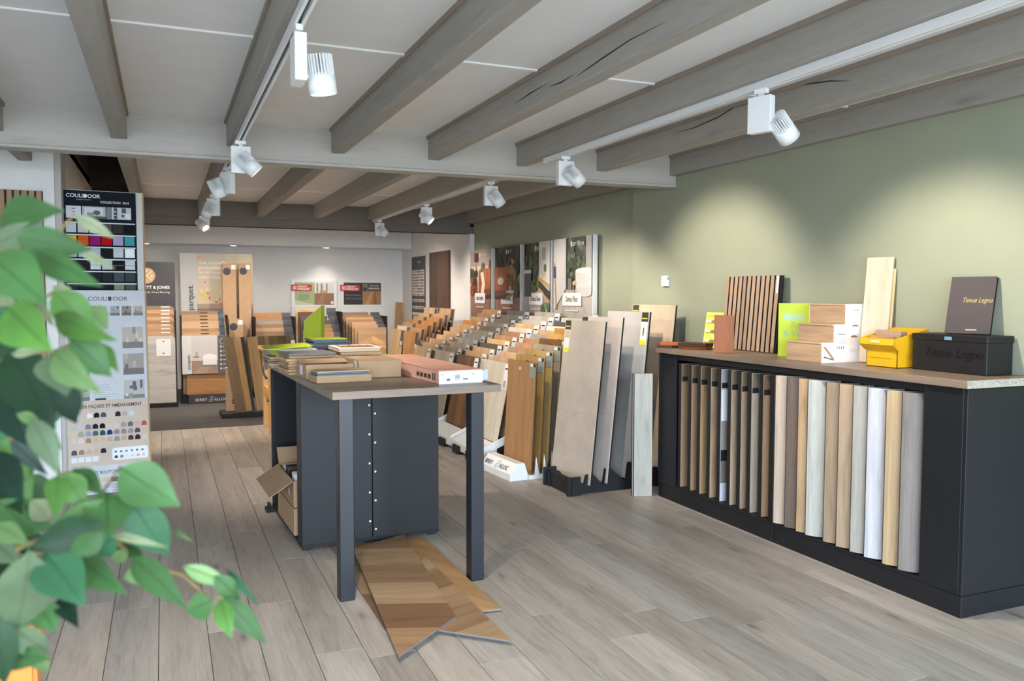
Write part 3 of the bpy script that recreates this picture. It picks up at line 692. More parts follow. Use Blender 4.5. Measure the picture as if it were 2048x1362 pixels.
# ---- things on the table top
def flat(name, label, cat, x, y, z, L, W_, h_, rot, mat, c=None, group=None, bev=.001):
    o = put(name, MB().box(0, L, 0, W_, 0, h_), mat, None, (x, y, z), (0, 0, rot), lin(*c) if c else None, bev=bev)
    return tag(o, label, cat, group)
Z0 = TZ+.0006
# tray of blue-grey vinyl samples
a = pz(633, 768, TZ)
t = empty('sample_tray', 'low cardboard tray at the front edge pile of the table', 'tray', (a.x, a.y, Z0), (0, 0, TA+math.radians(3)))
th = .003
put('base', MB().box(0, .29, 0, .15, 0, th), m_card, t)
for q in (MB().box(0, .29, 0, th, 0, .038), MB().box(0, .29, .15-th, .15, 0, .038), MB().box(0, th, 0, .15, 0, .038), MB().box(.29-th, .29, 0, .15, 0, .038)): put('rim', q, m_card, t)
for k in range(5):
    q = Vector((a.x, a.y)); zz = Z0+.022+.0076*k
    flat('vinyl_sample', f'{"beige-topped" if k == 4 else "blue-grey"} vinyl sample, {NOR[k]} from the bottom in the cardboard tray', 'vinyl sample', a.x+.008-.002*(k % 2), a.y+.008+.001*k, zz, .268, .132, .0068, TA+math.radians(3), P_ if k < 4 else wx, ((92, 110, 130), (104, 120, 138), (88, 106, 128), (100, 116, 134), (198, 168, 132))[k], 'vinyl samples in the tray')
# open carton b1
a = pz(611, 760, TZ)
t = empty('carton', 'shallow open cardboard carton behind the tray on the table', 'box', (a.x, a.y, Z0), (0, 0, TA))
put('bottom', MB().box(0, .26, 0, .24, 0, .004), m_card, t)
for q in (MB().box(0, .26, 0, .004, 0, .078), MB().box(0, .26, .236, .24, 0, .078), MB().box(0, .004, 0, .24, 0, .078), MB().box(.256, .26, 0, .24, 0, .078)): put('side', q, m_card, t)
put('flap', MB().box(.0, .26, -.001, .10, -.0015, .0015), m_card, t, (0, .14, .076), (math.radians(8), 0, 0))
put('barcode_label', MB().box(-.001, 0, .08, .15, .02, .07), P_, t, col=lin(236, 236, 236))
# closed carton b2
a = pz(718, 757, TZ)
t = empty('carton', 'closed cardboard carton with a mint sticker in the middle of the table', 'box', (a.x, a.y, Z0), (0, 0, TA))
put('body', MB().box(0, .235, 0, .33, 0, .092), m_card, t, bev=.002)
put('lid_flap', MB().box(0, .235, 0, .325, .0925, .0945), m_card, t)
put('sticker', MB().cyl((.05, .27, .0945), (.05, .27, .0952), .03, None, 16), P_, t, col=lin(150, 205, 170))
put('barcode_label', MB().box(-.001, 0, .04, .10, .02, .088), P_, t, col=lin(236, 236, 236))
# pile of wood samples behind the open carton
def pile(name, nm, x, y, L, W_, n, h_, cols, rot, grp, top=None, jitter=.009, mat=wx, edge='sample'):
    rr = random.Random(n*7+int(x*100))
    for k in range(n):
        lb = f'{nm}, {NOR[k]} from the bottom' if not (k == n-1 and top) else top
        flat(name, lb, 'floor sample', x+rr.uniform(-jitter, jitter), y+rr.uniform(-jitter, jitter), Z0+k*(h_+.0008), L, W_, h_, rot+rr.uniform(-.02, .02), mat, cols[k % len(cols)], grp, bev=.0028)
    return Z0+n*(h_+.0008)
a = pz(588, 748, TZ)
zt = pile('wood_sample', 'thin wood sample in the pile left of the closed carton', .628, 4.70, .27, .27, 8, .0142, [(196, 160, 118), (206, 172, 130), (178, 142, 104), (200, 166, 124)], TA+.05, 'wood sample pile behind the open carton', 'wavy grey sheet lying on the left wood sample pile')
bpy.data.objects[[o.name for o in bpy.data.objects if o.get('label') == 'wavy grey sheet lying on the left wood sample pile'][0]].color = lin(122, 116, 118)
# pile with framed picture on top
zt2 = pile('wood_sample', 'thick wood sample in the pile under the framed picture', .94, 4.84, .25, .30, 6, .0212, [(212, 186, 150), (196, 160, 120), (220, 196, 160)], TA-.03, 'wood sample pile under the framed picture')
t = empty('picture_card', 'white bordered photo card lying on the right wood sample pile', 'photo card', (.935, 4.838, zt2), (0, 0, TA-.03))
put('card', MB().box(0, .258, 0, .305, 0, .004), P_, t, col=lin(240, 240, 238))
put('photo', MB().box(.028, .232, .035, .27, .004, .0044), P_matt, t, col=lin(142, 98, 66))
put('photo_window', MB().box(.05, .10, .20, .26, .0044, .0047), P_matt, t, col=lin(225, 225, 225)); put('photo_window', MB().box(.12, .17, .20, .26, .0044, .0047), P_matt, t, col=lin(225, 225, 225)); put('photo_window', MB().box(.18, .222, .20, .26, .0044, .0047), P_matt, t, col=lin(225, 225, 225))
# grey vinyl pile with lime sheet
zt3 = pile('vinyl_sample', 'dark grey vinyl sample in the pile with a lime top', .88, 5.42, .235, .27, 13, .0112, [(96, 106, 116), (108, 118, 128), (88, 98, 110)], TA, 'grey vinyl pile on the table', mat=P_)
o = flat('leaflet', 'lime green leaflet lying on the grey vinyl pile', 'leaflet', .882, 5.424, zt3, .231, .262, .002, TA, m_lime, None)
# lime sheet lying on blue sample right of framed picture
flat('vinyl_sample', 'blue-grey vinyl sample under the flat lime leaflet beside the pink carton', 'vinyl sample', 1.16, 5.22, Z0+.036, .22, .3, .012, TA, P_, (88, 112, 136))
for k in range(2): flat('vinyl_sample', f'grey vinyl sample, {NOR[k]} from the table, beneath the blue-grey one', 'vinyl sample', 1.16, 5.22, Z0+.018*k, .22, .3, .0172, TA, P_, (92, 100, 108))
flat('leaflet', 'lime green leaflet lying flat beside the pink carton', 'leaflet', 1.162, 5.224, Z0+.0486, .215, .29, .002, TA, m_lime)
# far-left heap: samples with an open lime folder on top
pile('wood_sample', 'small wood sample in the pile at the far left table corner', .585, 5.20, .12, .24, 5, .0125, [(188, 150, 120), (214, 188, 156), (150, 124, 104)], TA, 'samples at the far left of the table')
zt4 = pile('vinyl_sample', 'grey vinyl sample in the pile under the lime binder', .715, 5.16, .13, .22, 5, .011, [(104, 110, 118), (120, 124, 130)], TA, 'samples at the far left of the table', mat=P_)
t = empty('ring_binder', 'lime green open binder with black and white pages on the table', 'binder', (.61, 5.13, Z0+.072), (0, 0, TA+.04))
put('lower_cover', MB().box(.03, .27, 0, .22, 0, .003), m_lime, t); put('spine', MB().box(.02, .032, .0, .24, 0, .044), m_lime, t)
for k in range(5): put('page_block', MB().box(.034, .26, .004+.001*k, .215, .004+.0075*k, .010+.0075*k), P_, t, col=lin(*((235, 235, 235), (40, 40, 42))[k % 2]))
put('upper_cover', MB().box(-.05, .23, -.01, .20, .0, .003), m_lime, t, (0, 0, .046), (math.radians(3), math.radians(-3), 0))
put('loose_sheet', MB().box(-.06, .24, .0, .05, .0, .001), P_, t, (0, -.02, .044), col=lin(240, 242, 238))
# clear plastic bag hanging over the far-left table edge
bag = MB(); nn = 10
pts = [pd(x_, y_, 5.42-.01*i) for i, (x_, y_) in enumerate(((560, 702), (548, 708), (541, 718), (540, 728), (545, 738), (553, 744)))]
bag.tube([(.575+.01*math.sin(k*1.3), 5.28+.02*k, 1.03-.05*math.sin(PI*k/7)) for k in range(8)], .012, .006, 8)
bag.tube([(.57-.012*math.sin(k*.9), 5.24+.015*k, 1.05-.045*k+.004*k*k) for k in range(7)], .006, .008, 8)
bg_ = put('plastic_wrap', bag, m_film, None, smooth=True); tag(bg_, 'crumpled clear plastic wrap hanging over the far left table corner', 'plastic wrap')
for k in range(3):
    flat('wood_sample', f'rosy wood sample on the heap above the binder, {NOR[k]} from its bottom', 'floor sample', .60+.012*k, 5.42, Z0+.0085*k+.082, .20-.02*k, .2, .0078, TA+.06*k, wx, ((206, 176, 156), (170, 166, 164), (216, 190, 168))[k], 'rosy samples at the far end of the table')
flat('sample_box', 'grey sample box supporting the rosy samples at the far table end', 'box', .60, 5.44, Z0, .17, .18, .0815, TA, P_, (150, 148, 146))
# pink long carton with white end
a = pz(878, 769, TZ); b_ = pz(735, 716, TZ)
ang = math.radians(4)
t = empty('flooring_carton', 'long salmon pink flooring carton with a white end flap', 'box', (a.x, a.y, Z0), (0, 0, ang))
Lp, Wc, hc = 1.08, .24, .064
put('carton_body', MB().box(0, Wc, .002, Lp, 0, hc), m_pink, t, bev=.002)
put('opened_lid', MB().prism([(0, 0), (Wc+.004, .0), (Wc+.004, .003), (0, .003)], .01, Lp, 'xz'), m_pink, t, (0, 0, hc+.0005), (math.radians(.4), 0, 0))
put('raised_flap', MB().box(Wc-.002, Wc+.002, .25, Lp, 0, .028), m_pink, t, (0, 0, hc), (0, math.radians(24), 0))
e = put('end_flap', MB().box(0, Wc, 0, .002, 0, hc), P_, t, col=lin(236, 238, 246))
put('side_flap', MB().box(0, .05, 0, .002, 0, .05), P_, t, (Wc, .002, .006), (0, math.radians(-12), math.radians(25)), lin(205, 212, 228))
put('hand_slot', MB().cyl((.13, .25, hc+.0036), (.13, .25, hc+.0042), .035, None, 20), m_dark, t)
pr = [(R_(.03, .72, .12, .76), (90, 90, 120)), (R_(.03, .3, .16, .55), (214, 216, 232)), (R_(.17, .25, .25, .42), (90, 95, 125)), (R_(.36, .4, .47, .72), (150, 150, 225)), (R_(.36, .55, .41, .72), (120, 205, 195)), (R_(.36, .28, .48, .33), (150, 150, 170)), (R_(.54, .28, .66, .40), (110, 110, 140)), (R_(.54, .7, .66, .74), (200, 202, 220)), (R_(.75, .62, .92, .8), (214, 216, 230)), (R_(.76, .68, .79, .76), (100, 100, 110)), (R_(.74, .3, .9, .5), (220, 222, 236))]
sheet(t, pr, -.0006, W=Wc, Hh=hc, split=True)
for k in range(4): put('care_symbol', MB().box(-.0008, 0, .115+.055*k, .155+.055*k, .018, .040), P_, t, col=lin(66, 50, 46))
for k in range(2): put('care_symbol', MB().box(-.0008, 0, .05+.028*k, .064+.028*k, .014, .052), P_, t, col=lin(90, 66, 60))
put('brown_print', MB().box(-.0008, 0, .72, 1.04, .004, .028), P_, t, col=lin(132, 96, 88))
text('Parquet', .04, t, .2, hc+.004, lin(170, 110, 95), y=.86, rot=(0, 0, -PI/2))

# ================================================================== BOARD RACKS ALONG THE GREEN WALL
sticker_me = MB().box(-.115, -.012, -.0022, -.0006, -.225, -.008).mesh('label_sticker'); sticker_me.materials.append(P_)
line_me = MB().box(-.102, -.028, -.0028, -.0022, -.055, -.043).mesh('label_print'); line_me.materials.append(P_matt)
swz_me = MB().box(-.095, -.035, -.0028, -.0022, -.215, -.155).mesh('label_print'); swz_me.materials.append(P_matt)
def lean_board(label, x, y, z, W_, Ht, lean, c, group, mat=None, th=.010, edge=None, theta=-PI/2, sticker='white', handle=None, corner=0):
    """sample board; its face looks along local -Y, local +X runs along the width"""
    t = empty('sample_board', label, 'sample board', (x, y, z), (-lean, 0, theta), group)
    if handle:
        cx, cz, rx, rz, hc_ = handle
        f = MB(); n = 20
        ring = [(cx+rx*math.cos(2*PI*k/n+PI/n), cz+rz*math.sin(2*PI*k/n+PI/n)) for k in range(n)]
        # frame around an oval hole: quadrants
        out = []
        for k in range(n):
            a = 2*PI*k/n+PI/n; ca, sa = math.cos(a), math.sin(a)
            sx_ = ((W_-cx) if ca > 0 else cx)/max(abs(ca), 1e-6); sz_ = ((Ht-cz) if sa > 0 else cz)/max(abs(sa), 1e-6)
            m_ = min(sx_, sz_); out.append((cx+ca*m_, cz+sa*m_))
        corners = [(W_, Ht), (0, Ht), (0, 0), (W_, 0)]
        for yy in (0, th-.004):
            for k in range(n):
                a, b_ = out[k], out[(k+1) % n]; poly = [ring[k], a]
                for c_ in corners:
                    if (abs(a[0]-c_[0]) < 1e-5) != (abs(b_[0]-c_[0]) < 1e-5) and (abs(a[1]-c_[1]) < 1e-5) != (abs(b_[1]-c_[1]) < 1e-5) and (abs(a[0]-c_[0]) < 1e-5 or abs(a[1]-c_[1]) < 1e-5) and (abs(b_[0]-c_[0]) < 1e-5 or abs(b_[1]-c_[1]) < 1e-5): poly.append(c_)
                poly += [b_, ring[(k+1) % n]]
                f.poly([(u, yy, v_) for u, v_ in poly])
        for k in range(n):
            a, b_ = ring[k], ring[(k+1) % n]; f.poly([(a[0], 0, a[1]), (b_[0], 0, b_[1]), (b_[0], th-.004, b_[1]), (a[0], th-.004, a[1])])
        put('face', f, mat or wz, t, col=c)
        put('handle_hole', MB().box(cx-rx-.01, cx+rx+.01, th-.0038, th-.003, cz-rz-.01, cz+rz+.01), P_matt, t, col=hc_)
    elif corner:
        out = [(0, 0), (W_, 0), (W_, Ht-corner), (W_-corner*.3, Ht-corner*.3), (W_-corner, Ht), (corner, Ht), (corner*.3, Ht-corner*.3), (0, Ht-corner)]
        put('face', MB().prism(out, 0, th-.003, 'xz'), mat or wz, t, col=c)
    else:
        put('face', MB().box(0, W_, 0, th-.003, 0, Ht), mat or wz, t, col=c)
    put('backing', MB().box(0.0, W_, th-.003, th, 0, Ht-corner), P_matt, t, col=edge or lin(118, 96, 76))
    if sticker == 'white':
        s_ = put('label_sticker', sticker_me, P_, t, (W_, 0, Ht), col=lin(244, 244, 246)); put('label_print', line_me, P_matt, s_, col=lin(50, 50, 54)); put('label_print', swz_me, P_matt, s_, col=lin(178, 176, 182))
    elif sticker == 'dark':
        s_ = put('label_sticker', sticker_me, P_, t, (W_, 0, Ht), col=lin(70, 68, 70)); put('label_print', swz_me, P_matt, s_, (0, 0, -.0), col=lin(224, 220, 216))
    return t
CN = {'or': ((184, 134, 84), 'orange oak'), 'tp': ((152, 124, 100), 'taupe brown'), 'tn': ((186, 150, 114), 'tan oak'), 'ob': ((190, 130, 70), 'bright orange oak'), 'pe': ((200, 160, 122), 'peach oak'), 'pl': ((204, 170, 134), 'light peach oak'),
      'lt': ((200, 170, 132), 'light tan oak'), 'po': ((206, 180, 138), 'pale oak'), 'gd': ((150, 148, 142), 'dark grey'), 'gr': ((170, 166, 158), 'mid grey'), 'gb': ((166, 152, 136), 'grey-brown'), 'ge': ((184, 172, 154), 'greige'),
      'lg': ((192, 186, 174), 'light grey'), 'wg': ((200, 196, 190), 'whitish grey'), 'wh': ((218, 208, 196), 'cream white'), 'yt': ((214, 180, 128), 'yellow tan'), 'br': ((178, 134, 100), 'rosy brown'), 'ch': ((96, 88, 82), 'charcoal brown'),
      'rb': ((112, 78, 52), 'dark rustic brown'), 'mo': ((166, 134, 110), 'mauve-brown'), 'cc': ((82, 82, 84), 'charcoal'), 'ww': ((214, 206, 192), 'whitewashed')}
racks = [
 ('under the bathtub poster', 6.60, 7.22, ['ww', 'pl', 'pl', 'mo', 'br', 'br', 'gr', 'pl', 'wh', 'cc', 'lg', 'gd']),
 ('under the bathroom shelf poster', 7.38, 7.99, ['rb', 'tn', 'lt', 'ch', 'yt', 'br', 'br', 'wh', 'yt', 'wg', 'lg', 'gr']),
 ('under the half-sofa poster', 8.13, 8.76, ['ge', 'gb', 'ge', 'lg', 'lg', 'ge', 'gb', 'ge', 'gb', 'gr', 'gd']),
 ('under the red lamp poster', 8.93, 9.55, ['po', 'lt', 'pl', 'pl', 'pe', 'pe', 'tn', 'ob', 'tn', 'tp', 'or'])]
for lb, ya, yb, cols in racks:
    n = len(cols); Wd = yb-ya
    t = empty('display_rack', f'white and black stepped floor rack {lb}', 'display rack', (0, 0, 0), group='stepped racks along the green wall')
    put('front_tray', MB().prism([(2.45, .03), (2.47, .03), (2.62, .085), (2.62, .16), (2.60, .16), (2.45, .10)], ya-.05, yb+.06, 'xz'), m_lampw, t, bev=.002)
    for yy in (ya+.06, yb-.20): put('foot', MB().box(2.425, 2.60, yy, yy+.16, 0, .075), m_dark, t)
    xs_ = (3.50-2.63)/(n-1); zs_ = (1.27-.85)/(n-1)
    prof = [(2.50, 0), (2.50, .03), (2.62, .08), (2.62, .158)]
    for k in range(n): prof += [(2.628+xs_*k-xs_*.35, .158+zs_*k), (2.628+xs_*k+xs_*.65, .158+zs_*k)]
    prof += [(3.6, .158+zs_*(n-1)), (3.6, 0)]
    put('stepped_base', MB().prism(prof, ya+.02, yb-.02, 'xz'), m_dark, t)
    put('side_rail', MB().prism([(2.46, .06), (3.55, .52), (3.55, .58), (2.46, .13)], ya-.06, ya-.045, 'xz'), m_lampw, t)
    for k, cc in enumerate(cols):
        c, nm = CN[cc]; j = random.Random(int(ya*10)+k); v_ = j.uniform(1.04, 1.15)
        pos = 'front' if k == 0 else ('back' if k == n-1 else f'{NOR[k]} from front')
        lean_board(f'{nm} board, {pos} in the rack {lb}', 2.632+xs_*k, yb, .1605+zs_*k, Wd, .70, math.radians(11.6 if k < n-1 else 10.5), lin(*shade(c, v_)), 'boards '+lb, mat=wzd if cc == 'rb' else wz)
# boards beyond: two racks by the white wall
for lb, ya, yb, cols, x0_ in (('under the brown wall board', 10.27, 10.90, ['or', 'tn', 'ob', 'or', 'ob', 'tn', 'tn'], 2.90), ('under the tall swatch chart', 10.98, 11.62, ['lt', 'wh', 'tn', 'or', 'tn', 'pl', 'lt'], 2.90)):
    t = empty('display_rack', f'black floor rack {lb}', 'display rack')
    n = len(cols); xs_ = (3.38-x0_)/(n-1); zs_ = .045
    prof = [(x0_-.15, 0), (x0_-.15, .12)]
    for k in range(n): prof += [(x0_+xs_*k-xs_*.35, .138+zs_*k), (x0_+xs_*k+xs_*.65, .138+zs_*k)]
    prof += [(3.6, .138+zs_*(n-1)), (3.6, 0)]
    put('stepped_base', MB().prism(prof, ya+.02, yb-.02, 'xz'), m_dark, t)
    for k, cc in enumerate(cols):
        c, nm = CN[cc]
        pos = 'front' if k == 0 else ('back' if k == n-1 else f'{NOR[k]} from front')
        lean_board(f'{nm} board, {pos} in the rack {lb}', x0_+.005+xs_*k, yb-.0, .1405+zs_*k, yb-ya, .83 if k < n-1 else .86, math.radians(8), lin(*c), 'boards '+lb, sticker='dark')
# ---- rack with handle boards and the printed white base
EO, EA = Vector((2.65, 5.86)), math.radians(5)
def ew(lx, ly): return (EO.x+lx*math.cos(EA)-ly*math.sin(EA), EO.y+lx*math.sin(EA)+ly*math.cos(EA))
t = empty('display_rack', 'white cardboard floor rack lettered BERRY ALLOC', 'display rack', (EO.x, EO.y, 0), (0, 0, EA))
EL = .50
put('front_prism', MB().prism([(-.205, 0), (-.205, .055), (-.145, .135), (-.075, .135), (-.035, .012), (-.035, 0)], 0, EL+.01, 'xz'), m_lampw, t, bev=.003)
prof = [(-.05, 0), (-.05, .03)]
for k in range(7):
    xk = .072*k
    prof += [(xk-.012, .033), (xk+.014, .033), (xk+.028, .175+.018*min(k, 3)), (xk+.05, .06)]
prof += [(.56, .06), (.56, 0)]
for yy in (0, EL): put('toothed_side', MB().prism(prof, yy, yy+.006, 'xz'), m_lampw, t)
put('floor_plate', MB().box(-.05, .56, .006, EL, 0, .031), m_lampw, t)
text('BERRY', .054, t, -.1945, .0725, lin(52, 52, 56), y=EL-.02, rot=(PI/2-.6435, 0, -PI/2), sx=.86)
text('ALLOC', .054, t, -.1945, .0725, lin(52, 52, 56), y=EL-.275, rot=(PI/2-.6435, 0, -PI/2), sx=.86)
for k in range(5):
    zc_ = .068+.0115*k; xx = -.205+(zc_-.055)*.75-.0012
    put('logo_bar', MB().box(xx-.001, xx+.0003, EL-.25-.006*k, EL-.20-.006*k, zc_, zc_+.0025), P_, t, col=lin(52, 52, 56))
ecol = [((172, 130, 88), 'brown oak', lin(236, 214, 176)), ((196, 152, 92), 'honey tan', lin(150, 120, 96)), ((206, 170, 110), 'yellow tan', lin(190, 160, 130)), ((176, 160, 136), 'greige', lin(126, 82, 54)), ((122, 84, 50), 'dark brown', lin(206, 168, 116)), ((210, 164, 96), 'golden yellow', lin(140, 110, 80)), ((196, 138, 66), 'amber orange', lin(140, 110, 80))]
for k, (c, nm, hc_) in enumerate(ecol):
    q = ew(-.008+.072*k, EL-.006)
    tt = lean_board(f'{nm} board with a hand hole, {"front" if k == 0 else NOR[k]} in the white cardboard rack', q[0], q[1], .0345, .475, .88+.042*k, math.radians(3), lin(*c), 'boards with hand holes', th=.013, edge=lin(36, 38, 46), sticker='none', handle=(.20, .82+.042*k, .034, .017, hc_), theta=-PI/2+EA)
    put('label_sticker', MB().box(.375, .467, -.0016, -.0005, .755+.042*k, .872+.042*k), P_, tt, col=lin(150, 158, 148))
    put('label_header', MB().box(.378, .43, -.0022, -.0016, .845+.042*k, .870+.042*k), P_, tt, col=lin(230, 230, 230)); put('label_header', MB().box(.431, .466, -.0022, -.0016, .845+.042*k, .870+.042*k), P_, tt, col=lin(40, 38, 36))
# ---- tall tile rack
t = empty('tile_rack', 'black slotted floor rack holding four tall tiles', 'display rack')
for yy in (5.285, 5.60):
    pr_ = [(2.66, 0), (3.62, 0), (3.62, .24), (3.58, .24), (3.55, .12), (3.40, .15), (3.38, .06), (3.22, .20), (3.17, .20), (3.15, .055), (3.02, .17), (2.975, .17), (2.955, .05), (2.86, .15), (2.815, .13), (2.80, .06), (2.75, .11), (2.66, .11)]
    put('slotted_rail', MB().prism(pr_, yy, yy+.022, 'xz'), m_dark, t)
put('cross_bar', MB().box(2.675, 2.70, 5.235, 5.67, 0, .12), m_dark, t); put('cross_bar', MB().box(3.50, 3.525, 5.25, 5.66, 0, .10), m_dark, t)
for yy in (5.245, 5.645): put('end_block', MB().box(2.645, 2.75, yy, yy+.02, 0, .135), m_dark, t)
m_tile = [stone('beige_stone', lin(204, 190, 174), lin(190, 176, 162), 7), stone('rose_stone', lin(206, 192, 184), lin(192, 180, 172), 6), stone('grey_stone', lin(186, 182, 178), lin(172, 170, 168), 5), stone('sand_stone', lin(206, 184, 158), lin(192, 170, 146), 9)]
tl_ = [('beige stone tile, front of the four tall tiles in the black rack', 2.825, .062, 1.20, 'L'), ('rosy beige stone tile, second of the four tall tiles', 2.968, .065, 1.225, 'L'), ('pale grey stone tile with a white label, third of the tall tiles', 3.195, .065, 1.265, 'R'), ('sand-coloured stone tile, last of the tall tiles by the wall', 3.425, .13, 1.25, 'L')]
for k, (lb, x, z, Ht, sd) in enumerate(tl_):
    tt = empty('stone_tile', lb, 'tile', (x-.066, 5.262+.50, z), (-math.radians(6.3), 0, -PI/2+math.radians(8)), 'tall tiles in the black rack')
    put('face', MB().box(0, .505, 0, .006, 0, Ht), m_tile[k], tt); put('backing', MB().box(.0, .505, .0062, .020, 0, Ht), m_dark, tt)
    put('joint_line', MB().box(.0, .505, -.0003, .0001, .505, .507), P_matt, tt, col=lin(168, 156, 146))
    x0_ = .008 if sd == 'L' else .425
    put('label_header', MB().box(x0_, x0_+.072, -.002, -.0005, Ht-.075, Ht-.004), P_, tt, col=lin(48, 48, 46))
    put('label_stripe', MB().box(x0_+.006, x0_+.066, -.0026, -.002, Ht-.054, Ht-.046), P_, tt, col=lin(222, 214, 60))
    put('label_sticker', MB().box(x0_, x0_+.072, -.002, -.0005, Ht-.215, Ht-.075), P_, tt, col=lin(232, 228, 220)); put('label_foot', MB().box(x0_, x0_+.072, -.002, -.0005, Ht-.25, Ht-.215), P_, tt, col=lin(226, 226, 70))
    if k == 2: put('label_figure', MB().box(x0_+.028, x0_+.038, -.0026, -.002, Ht-.18, Ht-.12), P_, tt, col=lin(30, 30, 30))
    if k == 0: put('label_photo', MB().box(x0_+.004, x0_+.068, -.0026, -.002, Ht-.14, Ht-.08), P_, tt, col=lin(196, 182, 160))
# grey boards leaning at the counter end
for k in range(2):
    t = empty('grey_board', ['pale grey floor board standing at the far end of the counter', 'grey floor board hidden just behind the pale one at the counter end'][k], 'floor board', (3.082-.004*k, 5.065+.019*k, .002), (-math.radians(.6), 0, math.radians(-16)), 'grey boards at the counter end')
    put('face', MB().box(.003, .135, 0, .006, 0, .885), wz, t, col=lin(176, 174, 166) if k == 0 else lin(150, 146, 138))
    put('core', MB().box(0, .135, .0062, .015, 0, .885), m_dark, t)

# ================================================================== POSTERS ON THE GREEN WALL
def poster(label, ya, yb, polys, cap, sub, z0=1.10, z1=2.01):
    t = empty('wall_poster', label, 'poster', (3.69, yb, z0), (0, 0, -PI/2), 'four photo posters on the green wall')
    W_, Hh = yb-ya, z1-z0
    put('panel', MB().box(0, W_, 0, .045, 0, Hh), m_lampw, t, bev=.002)
    sheet(t, [([(min(max(p[0], .0), 1), min(max(p[1], 0), 1)) for p in pts], c) for pts, c in polys], -.0008, W=W_-.022, Hh=Hh-.004, x0=.008, z0=.002)
    put('caption_plate', MB().box(W_*.26, W_*.74, -.012, -.0115+.002, Hh*.265, Hh*.405), P_, t, col=lin(236, 236, 236))
    text(cap, .075, t, W_*.5, Hh*.31, lin(70, 70, 72), y=-.0135, align='CENTER', sx=.62)
    text('ter H\u00fcrne', .072, t, W_*.52, Hh*.905, lin(235, 235, 232), y=-.012, sx=.8)
    put('logo_mark', MB().box(W_*.47, W_*.505, -.0118, -.010, Hh*.90, Hh*.955), P_, t, col=lin(235, 235, 232))
    put('subtitle_print', MB().box(W_*.33, W_*.67, -.0118, -.0105, Hh*.205, Hh*.222), P_, t, col=lin(216, 206, 200))
rp = random.Random(11)
def blobs(n, x0, x1, z0, z1, r, cols):
    return [(E_(rp.uniform(x0, x1), rp.uniform(z0, z1), r*rp.uniform(.5, 1.2), r*rp.uniform(.4, 1), 8), cols[rp.randrange(len(cols))]) for _ in range(n)]
def boards(vx, vz, z1, base, n=9):
    out = [(R_(0, 0, 1, z1), base)]
    for k in range(n):
        a, b_ = -.6+2.2*k/n, -.6+2.2*(k+.5)/n
        out.append(([(a, 0), (b_, 0), (vx+(b_-.5)*.28, z1), (vx+(a-.5)*.28, z1)], shade(base, .86+.2*rp.random())))
    return out
sofa, dk = (158, 88, 52), (112, 58, 34)
p1 = [(R_(0, 0, 1, 1), (214, 192, 166)), (R_(0, .78, 1, 1), (172, 158, 150))]+boards(.8, .4, .42, (150, 112, 98))+blobs(16, 0, .28, .42, .72, .10, [(46, 46, 34), (70, 66, 40), (150, 92, 48)])+blobs(10, .5, 1, .62, .8, .1, [(96, 88, 62), (128, 110, 76)])+blobs(10, 0, .35, .4, .5, .05, [(190, 96, 40), (150, 70, 30)])
p1 += [(R_(.30, .36, .315, .86), (60, 40, 36)), (R_(.22, .84, .40, .965), (92, 40, 40)), (R_(.46, .44, 1, .58), sofa), (R_(.46, .38, 1, .46), dk), (R_(.66, .55, 1, .74), (172, 100, 60)), (R_(.44, .40, .56, .66), (146, 78, 44)), (R_(.84, .56, .85, .74), dk), ([(.52, .68), (.66, .70), (.74, .52), (.66, .36), (.54, .40), (.60, .54)], (226, 214, 198)), (R_(.56, .33, 1, .38), (62, 40, 34))]
p2 = [(R_(0, 0, 1, 1), (186, 160, 118))]+boards(.2, .4, .42, (146, 106, 92))+blobs(60, 0, 1, .68, 1, .11, [(52, 46, 34), (72, 62, 40), (92, 74, 44), (40, 36, 30)])+blobs(18, .5, 1, .42, .7, .10, [(66, 60, 40), (112, 84, 44), (150, 110, 50)])
p2 += [(R_(0, .42, .56, .58), sofa), (R_(0, .36, .56, .44), dk), (R_(0, .55, .5, .74), (172, 100, 60)), (R_(.46, .40, .58, .66), (146, 78, 44)), (R_(.15, .56, .16, .74), dk), (E_(.26, .56, .13, .05), (222, 212, 200)), (R_(0, .33, .5, .37), (62, 40, 34)), (E_(.66, .42, .17, .02), (214, 206, 200)), (R_(.56, .3, .57, .42), (60, 46, 40)), (R_(.74, .3, .75, .42), (60, 46, 40)), (R_(.62, .43, .70, .49), (196, 186, 178))]
p3 = [(R_(0, 0, 1, 1), (206, 206, 204)), (R_(0, .42, .62, 1), (46, 48, 42))]+boards(.3, .42, .44, (176, 170, 164))+blobs(34, .02, .6, .5, .98, .08, [(60, 74, 44), (40, 52, 34), (84, 96, 60)])+blobs(12, .3, .62, .42, .6, .06, [(88, 120, 50), (66, 98, 44)])
p3 += [(R_(0, .42, .08, 1), (190, 190, 190)), (R_(.62, .40, 1, 1), (218, 216, 212)), ([(.6, .55), (1, .44), (1, .50), (.6, .60)], (196, 160, 112)), ([(.6, .43), (1, .26), (1, .31), (.6, .47)], (190, 152, 104)), ([(.62, .47), (1, .32), (1, .42), (.62, .55)], (60, 56, 52)), (R_(.08, .36, .34, .66), (70, 70, 72)), (R_(.08, .64, .34, .68), (210, 210, 210)), (E_(.8, .62, .08, .05), (210, 190, 160)), (E_(.84, .69, .05, .05), (86, 120, 66)), (R_(.74, .78, .86, .93), (180, 176, 168))]+blobs(14, .72, 1, .0, .28, .06, [(86, 112, 76), (110, 134, 96), (66, 92, 60)])
p4 = [(R_(0, 0, 1, 1), (198, 196, 194)), (R_(.34, .42, .86, 1), (54, 54, 50))]+boards(.4, .42, .44, (186, 180, 176))+blobs(40, .4, .86, .55, 1, .07, [(70, 84, 60), (96, 112, 84), (52, 62, 46)])
